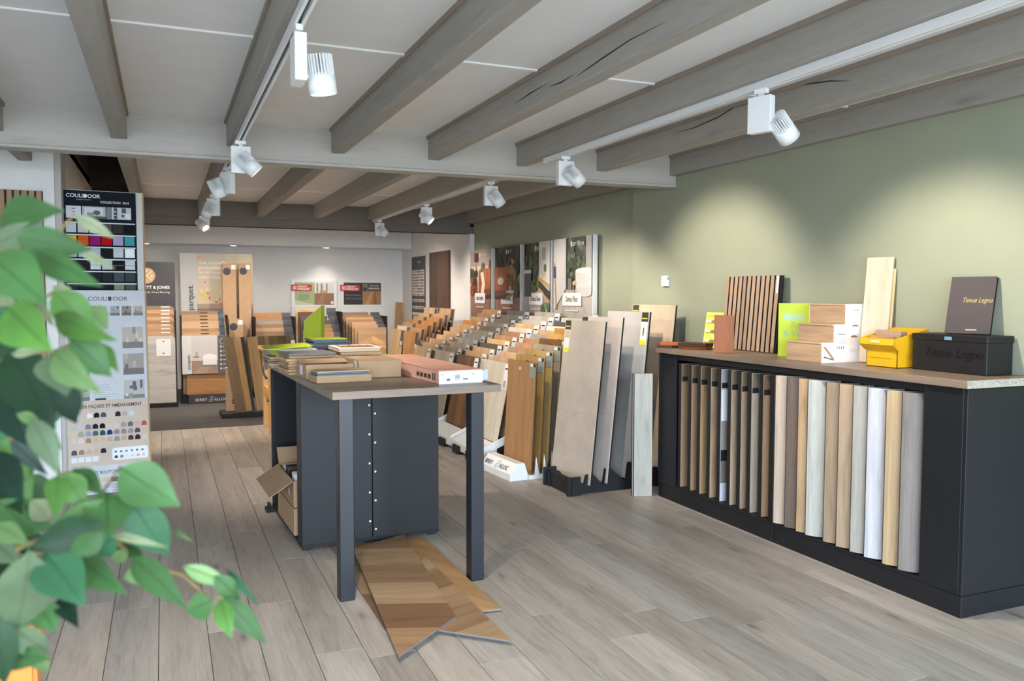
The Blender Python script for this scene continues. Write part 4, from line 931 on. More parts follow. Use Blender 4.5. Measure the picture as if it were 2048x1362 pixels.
p4 += [([(0, .2), (.34, .45), (.34, 1), (0, 1)], (208, 206, 204)), (R_(.86, .40, 1, 1), (176, 174, 172)), ([(.06, .22), (.10, .22), (.04, .74), (.01, .74)], (176, 124, 74)), (E_(.84, .46, .24, .10), (206, 204, 204)), (R_(.60, .46, 1, .64), (218, 216, 216)), (E_(.83, .64, .23, .03), (236, 236, 236)), (R_(.40, .44, .50, .56), (120, 118, 118)), (R_(.53, .36, .55, .50), (196, 160, 110)), (R_(.60, .36, .62, .50), (196, 160, 110)), (E_(.575, .51, .06, .025), (210, 176, 124)), (R_(0, .57, .07, .70), (70, 74, 84))]
poster('photo poster with a red floor lamp and half a brown leather sofa', 9.40, 10.16, p1, 'Sols Stratifi\u00e9s', '')
poster('photo poster with the right half of the brown leather sofa', 8.52, 9.27, p2, 'Sols Stratifi\u00e9s', '')
poster('photo poster with a bathroom wall shelf and ferns', 7.72, 8.45, p3, 'Dureco Floor', '')
poster('photo poster with a white bathtub, nearest of the four', 6.815, 7.65, p4, 'Dureco Floor', '')

# ================================================================== WHITE SIDE WALL
a, b_, c_ = px(824, 515, 3.69), px(850, 513, 3.69), px(850, 640, 3.69)
t = empty('swatch_chart', 'tall dark framed colour chart on the white side wall', 'colour chart', (3.697, a.y, 1.05), (0, 0, -PI/2))
Wd, Hh = a.y-b_.y, a.z-1.05
put('panel', MB().box(0, Wd, -.012, 0, 0, Hh), P_, t, col=lin(74, 74, 76))
text('Panaget', .06, t, Wd*.55, Hh*.90, lin(200, 200, 200), y=-.0125, align='CENTER')
rows = [.76, .715, .67, .625, .58, .535, .49, .445, .40, .30, .19, .09]
for k, r in enumerate(rows):
    put('row_strip', MB().box(.03, Wd-.03, -.0135, -.012, Hh*(r-.016), Hh*(r+.028)), P_, t, col=lin(226, 224, 220))
    for j in range(8):
        cc = random.Random(k*9+j).choice([(176, 140, 104), (150, 112, 84), (110, 92, 80), (196, 166, 132), (90, 84, 80), (186, 112, 80), (214, 190, 150)])
        if k < 11: put('swatch', MB().box(.045+j*(Wd-.09)/8, .045+(j+.86)*(Wd-.09)/8, -.0145, -.0135, Hh*(r-.010), Hh*(r+.014)), P_, t, col=lin(*cc))
a, b_, c_ = px(861, 506, 3.69), px(900, 500, 3.69), px(900, 618, 3.69)
o = put('wall_board', MB().box(0, a.y-b_.y, -.03, 0, 0, a.z-c_.z+.03), wzd, None, (3.698, a.y, c_.z-.03), (0, 0, -PI/2), lin(88, 64, 48), bev=.006); tag(o, 'large dark brown oak board hanging on the white side wall', 'wall board')
a = px(806, 640, 3.62)
o = put('oak_batten', MB().box(0, .12, 0, .03, 0, 1.32), wz, None, (3.47, 13.30, .006), (-math.radians(2), math.radians(3), 0), lin(180, 142, 98)); tag(o, 'narrow oak batten standing in the back corner', 'batten')

# ================================================================== BACK ROOM
def back_rack(label, x0, x1, y, tops, cols, group, nm, zb=.06, th=.018, step=.06, corner=0, stick=None, hole=False, base=True, shrink=0):
    """rack of upright boards stepping up towards the wall, faces towards the camera"""
    n = len(tops)
    t = empty('display_rack', label, 'display rack')
    put('base', MB().box(x0-.02, x1+.02, y-.05, y+step*n+.05, 0, zb-.002), m_dark, t)
    put('side_frame', MB().box(x1+.004, x1+.016, y, y+step*n, zb-.001, tops[-1]-.05), m_dark, t); (put('side_frame', MB().box(x0-.016, x0-.004, y, y+step*n, zb-.001, tops[-1]-.05), m_dark, t) if shrink >= 0 else None)
    for k, (zt, cc) in enumerate(zip(tops, cols)):
        c, cn = CN[cc]
        pos = 'front' if k == 0 else ('back' if k == n-1 else NOR[k]+' from front')
        xa = x0+shrink*k
        o = lean_board(f'{cn} {nm}, {pos}', xa, y+step*k, zb, x1-x0-abs(shrink)*k*0-(shrink*k if shrink > 0 else 0), zt-zb, math.radians(.5), lin(*c), group, th=th, theta=0, sticker='none', corner=corner, mat=wx)
        W_ = x1-xa
        if stick == 'bar' and k: put('white_tag', MB().box(W_*.72, W_*.9, -.002, -.0005, zt-zb-.02, zt-zb-.006), P_, o, col=lin(238, 238, 236))
        if stick == 'strip' and k:
            put('sample_strip', MB().box(W_*.84, W_*.97, -.002, -.0005, zt-zb-.06, zt-zb-.001), P_, o, col=lin(*((86, 100, 112), (70, 84, 98))[k % 2])); put('slot_mark', MB().box(W_*.42, W_*.60, -.002, -.0005, zt-zb-.03, zt-zb-.016), P_, o, col=lin(70, 48, 34))
        if stick == 'dark' and k: put('sample_strip', MB().box(W_*.76, W_*1.0, -.002, -.0005, zt-zb-.10, zt-zb-.001), P_, o, col=lin(*((74, 72, 76), (88, 86, 92))[k % 2]))
    return t
# rack 1 with rounded boards below the black brand sign
tp = [.915]+[.97+.046*k for k in range(8)]
back_rack('black rack of rounded boards at the left of the back room', -.46, .125, 11.42, tp, ['wg', 'pe', 'tn', 'pe', 'br', 'pl', 'br', 'pe', 'tp'], 'rounded boards at the left of the back room', 'rounded board in the leftmost back rack', corner=.05, stick='bar', step=.055)
o = [q for q in bpy.data.objects if q.get('label') == 'whitish grey rounded board in the leftmost back rack, front'][0]
put('price_card', MB().box(.36, .53, -.0025, -.001, .60, .82), P_, o, col=lin(232, 232, 234))
for z in (.635, .785): put('card_dot', MB().cyl((.445, -.0026, z), (.445, -.0036, z), .01, None, 10), P_, o, col=lin(90, 90, 92))
t = empty('brand_sign', 'dark grey sign reading BENNETT & JONES above the rounded boards', 'sign', (-.60, 12.05, 1.10))
put('panel', MB().box(0, .745, 0, .012, 0, .78), P_, t, col=lin(66, 66, 70)); put('post', MB().box(.05, .09, .013, .04, -1.095, .7), m_dark, t); put('post', MB().box(.65, .69, .013, .04, -1.095, .7), m_dark, t)
dx = .32
put('emblem', MB().cyl((dx+.075, -.002, .595), (dx+.075, 0, .595), .105, None, 28), P_, t, col=lin(190, 160, 122))
for a in (PI/4, -PI/4): put('emblem_stroke', MB().box(-.09, .09, -.003, -.002, -.004, .004), P_, t, (dx+.075, 0, .595), (0, a, 0), lin(236, 228, 216))
for (u, v_, ch) in ((0, .048, 'B'), (0, -.088, 'J'), (-.075, -.02, '&'), (.06, -.02, '&')): text(ch, .05, t, dx+.06+u, .595+v_, lin(238, 232, 222), y=-.0035)
text('BENNETT & JONES', .055, t, .675, .42, lin(236, 234, 232), y=-.001, align='RIGHT', weight=.001); text('Handmade Wood Flooring', .036, t, .675, .362, lin(226, 224, 222), y=-.001, align='RIGHT')
# rack 2: photo panel in front, drawer below
tp = [.90]+[.945+.045*k for k in range(7)]
back_rack('black rack of handled boards with a bedroom photo panel in front', .215, .775, 11.74, tp, ['tn', 'pe', 'tn', 'pl', 'pe', 'tn', 'pe', 'tp'], 'handled boards behind the bedroom photo', 'handled board behind the bedroom photo', stick='strip', step=.06, zb=.12)
t = empty('photo_panel', 'bedroom photo panel lettered parquet, on the front of a back rack', 'photo panel', (.205, 11.60, .40), (math.radians(-2), 0, 0))
put('panel', MB().box(0, .58, 0, .015, 0, .505), m_lampw, t)
sheet(t, [(R_(0, 0, 1, 1), (206, 204, 202)), (R_(.2, 0, .76, 1), (198, 194, 190)), (R_(.2, 0, .76, .34), (150, 122, 100)), ([(.2, 0), (.5, 0), (.7, .34), (.6, .34)], (166, 138, 114)), (R_(.2, .34, .76, .98), (196, 192, 190)), (R_(.44, .2, .74, .44), (222, 220, 220)), (E_(.59, .45, .15, .07), (232, 230, 230)), (R_(.42, .18, .74, .23), (120, 112, 106)), (R_(.24, .42, .36, .46), (140, 120, 104)), (R_(.28, .46, .34, .58), (170, 164, 156)), (R_(.76, 0, 1, 1), (84, 82, 84))]+[(E_(.86, .84, .055, .075), (210, 210, 210)), (E_(.86, .84, .048, .066), (84, 82, 84))]+[(E_(.83, .7-.115*k, .02, .03), (190, 190, 190)) for k in range(6)]+[(R_(.87, .69-.115*k, .94, .71-.115*k), (190, 190, 190)) for k in range(6)], -.001, W=.58, Hh=.505)
text('parquet.', .06, t, .10, .06, lin(60, 60, 60), y=-.004, rot=(PI/2, -PI/2, 0))
t = empty('drawer_base', 'low oak drawer base with dark plinth lettered BERRY ALLOC', 'drawer unit', (.255, 11.62, 0))
put('box', MB().box(0, .50, 0, .066, .125, .385), wx, t, col=lin(176, 126, 78)); put('plinth', MB().box(.02, .50, -.05, .066, 0, .12), P_, t, col=lin(58, 56, 58))
text('BERRY', .052, t, .10, .04, lin(220, 220, 220), y=-.0515); text('ALLOC', .052, t, .335, .04, lin(220, 220, 220), y=-.0515)
for k in range(5): put('logo_bar', MB().prism([(0, 0), (.05, 0), (.052, .003), (.002, .003)], -.0525, -.0505, 'xz'), P_, t, (.262+.005*k, 0, .03+.015*k), col=lin(220, 220, 220))
# big parquet sign
t = empty('brand_sign', 'large pale sign lettered parquet with autumn leaves photo', 'sign', (.22, 12.62, 1.0))
put('panel', MB().box(0, .985, 0, .018, 0, 1.03), m_lampw, t); put('post', MB().box(.05, .09, .019, .045, -.995, .9), m_dark, t); put('post', MB().box(.89, .93, .019, .045, -.995, .9), m_dark, t)
rl = random.Random(4)
sheet(t, [(R_(0, 0, 1, 1), (196, 186, 172)), (R_(0, 0, .22, 1), (198, 198, 198)), (R_(.22, .0, 1, .30), (142, 118, 98)), (R_(.22, .24, 1, .30), (168, 146, 124)), (R_(.22, .30, .62, .80), (206, 190, 170)), (R_(.62, .30, 1, 1), (204, 190, 164)), (R_(.80, .55, .99, 1), (214, 204, 176))]+[(E_(rl.uniform(.24, .60), rl.uniform(.3, .62), rl.uniform(.012, .028), rl.uniform(.010, .022), 7), rl.choice([(226, 196, 60), (236, 214, 120), (206, 110, 70), (222, 206, 170), (232, 184, 48)])) for _ in range(34)]+[(E_(.25, .94, .02, .03, 8), (232, 150, 120))], -.001, W=.985, Hh=1.03)
text('parquet.', .11, t, .165, .22, lin(66, 66, 66), y=-.010, rot=(PI/2, -PI/2, 0))
for k, ln in enumerate(('Une nouvelle', 'g\u00e9n\u00e9ration', 'de couleurs', 'naturelles.')): text(ln, .072, t, .235, .875-.068*k, lin(248, 246, 242), y=-.010, weight=.0008)
# three tall flooring cartons
def tallbox(label, x0, x1, y, zt, lean=0):
    t = empty('flooring_carton', label, 'box', (x0, y, .005), (math.radians(-1.0), math.radians(lean), 0), 'upright cartons in the back room')
    put('carton_body', MB().box(0, x1-x0, 0, .10, 0, zt), m_card, t, bev=.003)
    put('round_mark', MB().cyl((.062, -.001, zt-.11), (.062, 0, zt-.11), .052, None, 22), P_, t, col=lin(58, 62, 68))
    put('address_label', MB().box(x1-x0-.065, x1-x0-.01, -.001, 0, zt-.08, zt-.02), P_, t, col=lin(232, 232, 232))
    return t
tallbox('upright flooring carton, tall left one, before the parquet sign', .765, .952, 12.30, 1.875)
tallbox('upright flooring carton, tall right one, before the parquet sign', .985, 1.150, 12.30, 1.88)
tallbox('shorter upright flooring carton standing in front of the two tall ones', .83, 1.02, 12.12, 1.10)
# rack 3: dark boards
tp = [.80]+[.87+.052*k for k in range(7)]
back_rack('black rack of dark oak boards in the middle of the back room', 1.175, 1.70, 11.95, tp, ['wg', 'tp', 'tp', 'tn', 'tp', 'gb', 'br', 'or'], 'dark boards in the middle of the back room', 'board in the middle rack of dark oak', stick='dark', step=.06)
# rack 4 and 5 under the parquet posters
tp = [.79]+[.90+.058*k for k in range(7)]
back_rack('white rack of chevron boards under the green parquet poster', 1.98, 2.36, 11.95, tp, ['tn', 'br', 'or', 'tp', 'ch', 'ch', 'rb', 'lt'], 'boards under the green parquet poster', 'board under the green parquet poster', stick='dark', step=.06, shrink=-.03)
tp = [.965]+[1.01+.034*k for k in range(6)]
back_rack('white rack of chevron boards under the black parquet poster', 2.60, 3.02, 11.95, tp, ['pe', 'pl', 'pe', 'br', 'pe', 'br', 'tp'], 'boards under the black parquet poster', 'board under the black parquet poster', stick='dark', step=.07, shrink=-.028)
def chev(label, parent_label, W_, Hh, n=7):
    o = [q for q in bpy.data.objects if q.get('label') == parent_label][0]
    for sgn in (-1, 1):
        for k in range(n):
            z0 = Hh*.1+k*Hh*.9/n*.86
            pts = [(W_/2, z0), (W_/2, z0+Hh*.105), (W_/2+sgn*W_*.46, z0+Hh*.105-.10), (W_/2+sgn*W_*.46, z0-.10)]
            pts = [(u, max(.01, v_)) for u, v_ in pts]
            put('chevron_strip', MB().prism(pts, -.0035, -.0012, 'xz'), wx, o, col=lin(*shade((222, 172, 124), rl.uniform(.9, 1.06))))
chev('', 'peach oak board under the black parquet poster, front', .42, .90)
def dp(label, x0, dark):
    t = empty('wall_poster', label, 'poster', (x0, YB-.035, .55), group='two parquet posters on the back wall')
    put('panel', MB().box(0, .72, 0, .03, 0, 1.13), m_lampw, t, bev=.002)
    put('groove', MB().box(0, .72, -.0006, 0, .69, .694), P_, t, col=lin(190, 190, 190))
    if not dark:
        pol = [(R_(.07, 0, .5, 1), (168, 186, 132)), ([(.07, 0), (.5, 0), (.5, .02), (.07, .2)], (198, 208, 180)), (R_(.5, 0, .93, 1), (224, 220, 214)), (R_(.5, 0, .93, .52), (150, 108, 76)), ([(.55, 0), (.7, 0), (.72, .5), (.68, .5)], (166, 122, 86)), (R_(.55, .55, .58, .95), (150, 120, 92)), (R_(.64, .55, .68, .95), (160, 130, 104)), (R_(.76, .55, .79, .95), (150, 120, 92)), (R_(.62, .52, .78, .64), (186, 152, 122)), (E_(.89, .1, .035, .07), (236, 236, 236)), (R_(.16, .42, .40, .45), (120, 130, 110)), (R_(.16, .36, .38, .385), (120, 130, 110)), (R_(.16, .30, .40, .325), (120, 130, 110)), (R_(.16, .24, .34, .265), (120, 130, 110))]
    else:
        pol = [(R_(.07, 0, .5, 1), (40, 36, 36)), (R_(.5, 0, .93, 1), (64, 58, 54)), (R_(.5, 0, .93, .62), (168, 122, 76)), ([(.55, 0), (.66, 0), (.74, .6), (.70, .6)], (196, 152, 100)), ([(.75, 0), (.84, 0), (.80, .6), (.77, .6)], (142, 98, 60)), (R_(.64, .70, .9, .78), (176, 176, 172)), (R_(.66, .84, .88, .9), (150, 150, 148)), (R_(.5, .62, .62, .95), (120, 120, 104)), (E_(.56, .7, .05, .1), (50, 58, 40))]
    sheet(t, pol, -.001, W=.72, Hh=.36, z0=.73)
    put('red_plate', MB().box(-.008, .315, -.012, -.008, .955, 1.055), P_, t, col=lin(206, 42, 38)); put('plate_mark', MB().box(.02, .075, -.0135, -.012, .975, 1.035), P_, t, col=lin(228, 186, 184))
    text('DESIGN\u00b0', .042, t, .09, 1.01, lin(246, 240, 240), y=-.013, weight=.0012); text('PARQUET', .046, t, .09, .97, lin(246, 240, 240), y=-.013, weight=.0016)
    if dark:
        for k, ln in enumerate(('Personnalisez', 'votre parquet')): text(ln, .048, t, .075, .875-.055*k, lin(150, 146, 146), y=-.006)
dp('green and photo wall poster with red DESIGN PARQUET plate', py(582, 555, YB).x, False); dp('black and photo wall poster with red DESIGN PARQUET plate', py(680, 555, YB).x, True)
# leaning brown boards on a pallet, nearer
t = empty('pallet_base', 'low dark plate under the leaning brown boards', 'base plate', (.59, 10.10, .0045)); put('plate', MB().box(0, .85, 0, .42, .012, .05), m_dark, t); put('runner', MB().box(.02, .83, .02, .40, 0, .012), m_dark, t)
lx = [.63, .70, .755, .875, .945, .985, 1.025, 1.09, 1.16, 1.22]
bc = [(138, 112, 78), (150, 116, 76), (56, 50, 44), (142, 112, 74), (128, 100, 68), (136, 108, 78), (148, 118, 82), (122, 98, 68), (140, 112, 82), (126, 104, 80)]
for k, x in enumerate(lx):
    o = put('leaning_board', MB().box(0, .12 if k != 2 else .10, 0, .012, 0, .885), wz, None, (x+.125, 10.14+.022*k, .0585), (math.radians(-4), math.radians(-8+.7*k), math.radians(8)), lin(*shade(bc[k], 1.15 if k % 2 else .85)))
    o.location.x -= .0; tag(o, f'{"black" if k == 2 else "brown"} floor board leaning on the low dark plate, {NOR[k]} from the plate\'s free end', 'floor board', 'brown boards leaning on the low plate')
t = empty('carton', 'small upright carton with black arrows beside the leaning boards', 'box', (.66, 10.34, .056)); put('carton_body', MB().box(0, .12, 0, .10, 0, .52), m_card, t)
for z in (.09, .12): put('arrow_mark', MB().prism([(.06, .0), (.10, .0), (.08, .025)], -.001, 0, 'xz'), P_, t, (0, 0, z), col=lin(50, 40, 34))
# pine bench and lime wedge display behind the table
m_pine = wood('pine_timber', 'Z', .5, .15, .3, 1, 7, .35, .06, lin(214, 164, 102))
t = empty('pine_bench', 'pale pine bench behind the far end of the table', 'bench', (.985, 8.83, 0))
zb_ = .86
put('leg', MB().prism([(0, 0), (.055, .0), (.055, .08), (.09, .16), (.09, zb_-.02), (0, zb_-.02)], 0, .04, 'xz'), m_pine, t); put('leg', MB().box(.0, .09, .52, .56, 0, zb_-.02), m_pine, t)
put('leg', MB().box(.72, .80, 0, .04, 0, zb_-.02), m_pine, t); put('leg', MB().box(.72, .80, .52, .56, 0, zb_-.02), m_pine, t)
put('bench_top', MB().prism([(-.05, zb_+.03), (-.05, zb_-.0), (.02, zb_-.05), (.10, zb_-.02), (.80, zb_-.02), (.80, zb_+.03)], 0, .56, 'xz'), m_pine, t)
put('side_rail', MB().box(.0, .09, .04, .52, .38, .46), m_pine, t); put('bolt', MB().cyl((-.02, .02, .35), (.0, .02, .35), .02, None, 10), P_, t, col=lin(90, 90, 92))
a = py(608, 690, 8.95); b_ = py(641, 690, 8.95); zf, zk = py(608, 643, 8.95).z, py(641, 611, 8.95).z
t = empty('wedge_display', 'lime green wedge-shaped sample display standing on the pine bench', 'display stand', (a.x, 8.93, zb_+.0305), (0, 0, math.radians(-20)))
Wg = (b_.x-a.x)*1.04
prw = [(0, 0), (Wg, 0), (Wg, zk-zb_-.03), (0, zf-zb_-.03)]
put('side_panel', MB().prism(prw, 0, .008, 'xz'), m_lime, t); put('side_panel', MB().prism(prw, .20, .208, 'xz'), m_lime, t)
put('sloping_top', MB().prism([(-.002, zf-zb_-.034), (Wg, zk-zb_-.034), (Wg, zk-zb_-.028), (-.002, zf-zb_-.028)], -.001, .21, 'xz'), m_lampw, t)
put('front_board', MB().box(-.006, 0, .008, .20, 0, zf-zb_-.035), m_pine, t)
for k in range(3): put('sample_chip', MB().box(-.012, -.0062, .015+.06*k, .065+.06*k, .02, .18), P_, t, col=lin(*((228, 226, 222), (120, 96, 74), (212, 206, 196))[k]))
o = [q for q in bpy.data.objects if q.name == 'side_panel.003' ]

# ================================================================== COLOUR-CHART DOOR DISPLAY ON THE LEFT
DA = math.radians(5); DO = (-.655, 6.76)
t = empty('door_display', 'tall door panel display with a black COULIDOOR colour board', 'display panel', (DO[0], DO[1], .003), (0, 0, DA))
DW, DH = .535, 2.20
put('door_leaf', MB().box(0, DW-.012, .012, .045, 0, DH), P_, t, col=lin(205, 202, 198)); put('oak_edge', MB().box(DW-.012, DW, .010, .047, 0, DH), wz, t, col=lin(176, 134, 86))
put('metal_strip', MB().box(.482, .49, .004, .012, 1.0, DH), P_sat, t, col=lin(196, 198, 200))
bw = .478; z0, z1 = 1.45, 2.195
bp = put('colour_board', MB().box(0, bw, 0, .0115, z0-.25, z1), P_matt, t, col=lin(30, 33, 42), bev=.001)
text('COULIDOOR', .037, t, .02, z1-.05, lin(236, 238, 240), y=-.001, sx=1.0, weight=.0008); put('logo_dot', MB().box(.136, .152, -.0016, -.001, z1-.05, z1-.024), P_, t, col=lin(255, 255, 255))
text('collection de portes', .012, t, .085, z1-.068, lin(190, 194, 198), y=-.001); text('COLLECTION  2015', .022, t, bw-.045, z1-.085, lin(224, 226, 230), y=-.001, align='RIGHT', weight=.0005)
ph = [(.018, .115), (.122, .275), (.28, .35), (.352, .445)]
pho = [[(R_(0, 0, 1, 1), (206, 212, 220)), (R_(.38, .74, .6, .82), (60, 62, 68)), (R_(.38, .5, .6, .56), (70, 72, 78)), (R_(.38, .28, .6, .32), (90, 92, 98))],
       [(R_(0, 0, 1, 1), (170, 174, 178)), (R_(.1, .3, .9, .92), (206, 208, 210)), (E_(.62, .5, .16, .2), (60, 62, 66)), (R_(0, 0, 1, .2), (48, 50, 54)), (R_(.2, .2, .5, .5), (130, 134, 138))],
       [(R_(0, 0, 1, 1), (104, 110, 120)), (R_(.55, 0, .68, 1), (206, 208, 212)), (R_(.68, .1, 1, .9), (40, 42, 46)), (R_(.72, .6, .95, .7), (190, 192, 196)), (R_(.72, .3, .95, .36), (190, 192, 196))],
       [(R_(0, 0, 1, 1), (188, 194, 200)), (R_(.32, .55, .64, .95), (46, 48, 52)), (R_(.3, .2, .5, .42), (36, 38, 42)), (R_(.6, .1, .95, .5), (214, 216, 220))]]
for (a, b_), p_ in zip(ph, pho): sheet(t, p_, -.001, 'photo_print', b_-a, .088, a, z1-.20)
srows = [[(200, 208, 214), (206, 198, 190), (190, 182, 174), (92, 84, 78), (58, 52, 50), (26, 26, 28)],
         [(232, 178, 18), (216, 88, 30), (150, 30, 110), (180, 14, 24), (168, 160, 196), (66, 158, 160)],
         [(190, 198, 204), (188, 196, 200), (176, 188, 196), (32, 28, 28), (196, 204, 206), (238, 242, 246)],
         [(40, 44, 52), (34, 36, 44), (206, 214, 220), (190, 198, 204), (26, 26, 30), (204, 212, 218)],
         [(36, 38, 42), (36, 38, 44), (38, 42, 46), (44, 50, 52), (74, 84, 88), (62, 70, 76)],
         [(46, 54, 62), (36, 38, 44), (32, 34, 38), (34, 36, 40), (138, 138, 116), (84, 90, 76)]]
for r, row in enumerate(srows):
    zt_ = z1-.225-.0885*r
    put('ledge', MB().box(.012, bw-.008, -.012, 0, zt_-.010, zt_-.002), P_sat, t, col=lin(206, 210, 214))
    for k, c in enumerate(row):
        x = .014+.0765*k
        sw = put('swatch', MB().box(x, x+.067, -.005, 0, zt_-.078, zt_-.012), P_matt, t, col=lin(*c))
        if r == 3 and k > 1: put('groove', MB().box(x, x+.067, -.0056, -.005, zt_-.048, zt_-.045), P_, sw, col=lin(120, 122, 126))
# white chart leaning in front
WA = math.radians(9)
t = empty('colour_chart', 'tall white COULIDOOR chart leaning against the door display', 'colour chart', (-.648, 6.575, .003), (math.radians(-3.0), 0, WA))
WW, WH = .535, 1.475
put('board', MB().box(0, WW, 0, .010, 0, WH), P_matt, t, col=lin(206, 208, 214)); put('oak_edge', MB().box(WW, WW+.012, .0, .012, 0, WH), wz, t, col=lin(186, 150, 104))
text('COULIDOOR', .042, t, .155, WH-.075, lin(80, 82, 88), y=-.001, sx=1.05); put('logo_dot', MB().box(.290, .308, -.0016, -.001, WH-.076, WH-.046), P_, t, col=lin(30, 30, 34))
rr = random.Random(8)
def photo(x, z, w_, h_, base):
    pol = [(R_(0, 0, 1, 1), base), (R_(0, 0, 1, .3), shade(base, .6))]
    for _ in range(6):
        u, v_ = rr.uniform(0, .8), rr.uniform(.1, .8); pol.append((R_(u, v_, u+rr.uniform(.06, .2), min(1, v_+rr.uniform(.1, .4))), shade(base, rr.choice([.35, .5, .75, 1.15]))))
    sheet(t, pol, -.001, 'photo_print', w_, h_, x, z)
for k in range(6): photo(.065+.078*k, WH-.185, .064, .07, [(200, 196, 192), (120, 104, 98), (196, 194, 192), (150, 150, 156), (130, 112, 98), (170, 156, 144)][k])
for k, bc_ in enumerate(((176, 164, 152), (150, 138, 130), (176, 172, 170))):
    photo(.375, WH-.425-.195*k, .14, .155, bc_); photo(.02, WH-.425-.195*k, .13, .155, (150, 146, 142))
    for j in range(6): put('text_line', MB().box(.175, .175+rr.uniform(.08, .15), -.0014, -.0008, WH-.30-.195*k-.017*j, WH-.297-.195*k-.017*j), P_matt, t, col=lin(160, 162, 168))
    put('heading_bar', MB().box(.185, .255, -.0016, -.0008, WH-.405-.195*k, WH-.393-.195*k), P_matt, t, col=lin(54, 54, 60))
bz0, bz1 = .205, .68
put('beige_band', MB().box(0, WW, -.0012, -.0002, bz0, bz1), P_matt, t, col=lin(206, 190, 176))
text('ATELIER FA\u00c7ADE ET AM\u00c9NAGEMENT', .034, t, .03, bz1-.055, lin(70, 64, 66), y=-.002, sx=.82, weight=.0004)
arows = [(bz1-.125, [(.04, (228, 230, 230)), (.125, (228, 230, 234)), (.17, (28, 30, 38)), (.215, (72, 92, 112)), (.31, (46, 50, 56)), (.355, (182, 172, 172)), (.40, (206, 210, 212))]),
         (bz1-.205, [(.02+.0465*k, c) for k, c in enumerate([(196, 186, 178), (190, 196, 202), (128, 128, 148), (34, 36, 64), (22, 24, 34), (206, 196, 186), (206, 202, 198), (164, 152, 154), (112, 108, 116), (214, 172, 164), (176, 92, 92)])]),
         (bz1-.255, [(.02+.0465*k, c) for k, c in enumerate([(214, 190, 164), (160, 160, 138), (146, 160, 178), (78, 104, 112), (50, 84, 94), (30, 64, 120), (140, 138, 158), (150, 136, 138), (150, 148, 162), (84, 78, 98), (206, 182, 164)])]),
         (bz1-.305, [(.02+.0465*k, c) for k, c in enumerate([(206, 196, 188), (220, 202, 190), (168, 136, 116), (206, 182, 152), (210, 184, 152), (200, 168, 146), (140, 148, 158), (196, 168, 136), (92, 58, 44), (44, 44, 50), (218, 198, 170)])]),
         (bz1-.385, [(.02+.047*k, c) for k, c in enumerate([(84, 88, 104), (156, 132, 112), (190, 176, 164), (204, 180, 154), (50, 44, 52)])])]
for z, lst in arows:
    for x, c in lst: put('colour_chip', MB().prism(arch(x+.02, z, .018, .036), -.002, -.0013, 'xz'), P_matt, t, col=lin(*c))
put('legend_box', MB().prism([(.295, bz0+.03), (.515, bz0+.03), (.525, bz0+.045), (.525, bz0+.105), (.515, bz0+.12), (.295, bz0+.12), (.285, bz0+.105), (.285, bz0+.045)], -.002, -.0013, 'xz'), P_matt, t, col=lin(236, 238, 244))
for k in range(6): put('legend_mark', MB().box(.30+.036*k, .315+.036*k, -.0026, -.002, bz0+.085, bz0+.098), P_matt, t, col=lin(110, 112, 118))
for k, c in enumerate(((44, 80, 74), (150, 130, 136), (228, 230, 226), (222, 226, 226), (212, 180, 160), (200, 204, 206))): put('legend_chip', MB().prism(arch(.31+.037*k, bz0+.045, .011, .02), -.0026, -.002, 'xz'), P_matt, t, col=lin(*c))
for k in range(4): put('pattern_chip', MB().box(.02+.045*k, .058+.045*k, -.002, -.0013, bz0+.035, bz0+.072), P_matt, t, col=lin(226, 230, 234))
text('POIGN\u00c9ES ET BOUTONS', .032, t, .03, bz0-.06, lin(70, 72, 84), y=-.002, sx=.85)
for k in range(8): put('handle_photo', MB().box(.04+.058*k, .09+.058*k, -.002, -.0008, bz0-.125, bz0-.09), P_matt, t, col=lin(*((120, 104, 104), (196, 180, 158), (210, 196, 176), (206, 190, 160))[k % 4])); put('handle_photo', MB().box(.04+.058*k, .09+.058*k, -.002, -.0008, bz0-.165, bz0-.135), P_matt, t, col=lin(198, 188, 196))
text('www.coulidoor.fr', .016, t, .28, .03, lin(120, 124, 136), y=-.002); text('COULIDOOR', .02, t, .28, .008, lin(60, 62, 70), y=-.002)
# slatted panel on the partition and a grey board below it
t = empty('slat_panel', 'oak slatted acoustic panel on the white partition behind the plant', 'slat panel', (-1.29, 6.585, .86))
put('felt_back', MB().box(0, .53, 0, .010, 0, 1.30), m_dark, t)
for k in range(12): put('slat', MB().box(.004+.0445*k, .034+.0445*k, -.014, 0, 0, 1.30), wz, t, col=lin(176, 136, 100))
o = put('floor_board', MB().box(0, .62, 0, .012, 0, .78), wz, None, (-1.50, 6.53, .003), (-math.radians(3.5), 0, 0), lin(126, 116, 112)); tag(o, 'grey-brown floor board leaning on the white partition below the slatted panel', 'floor board')

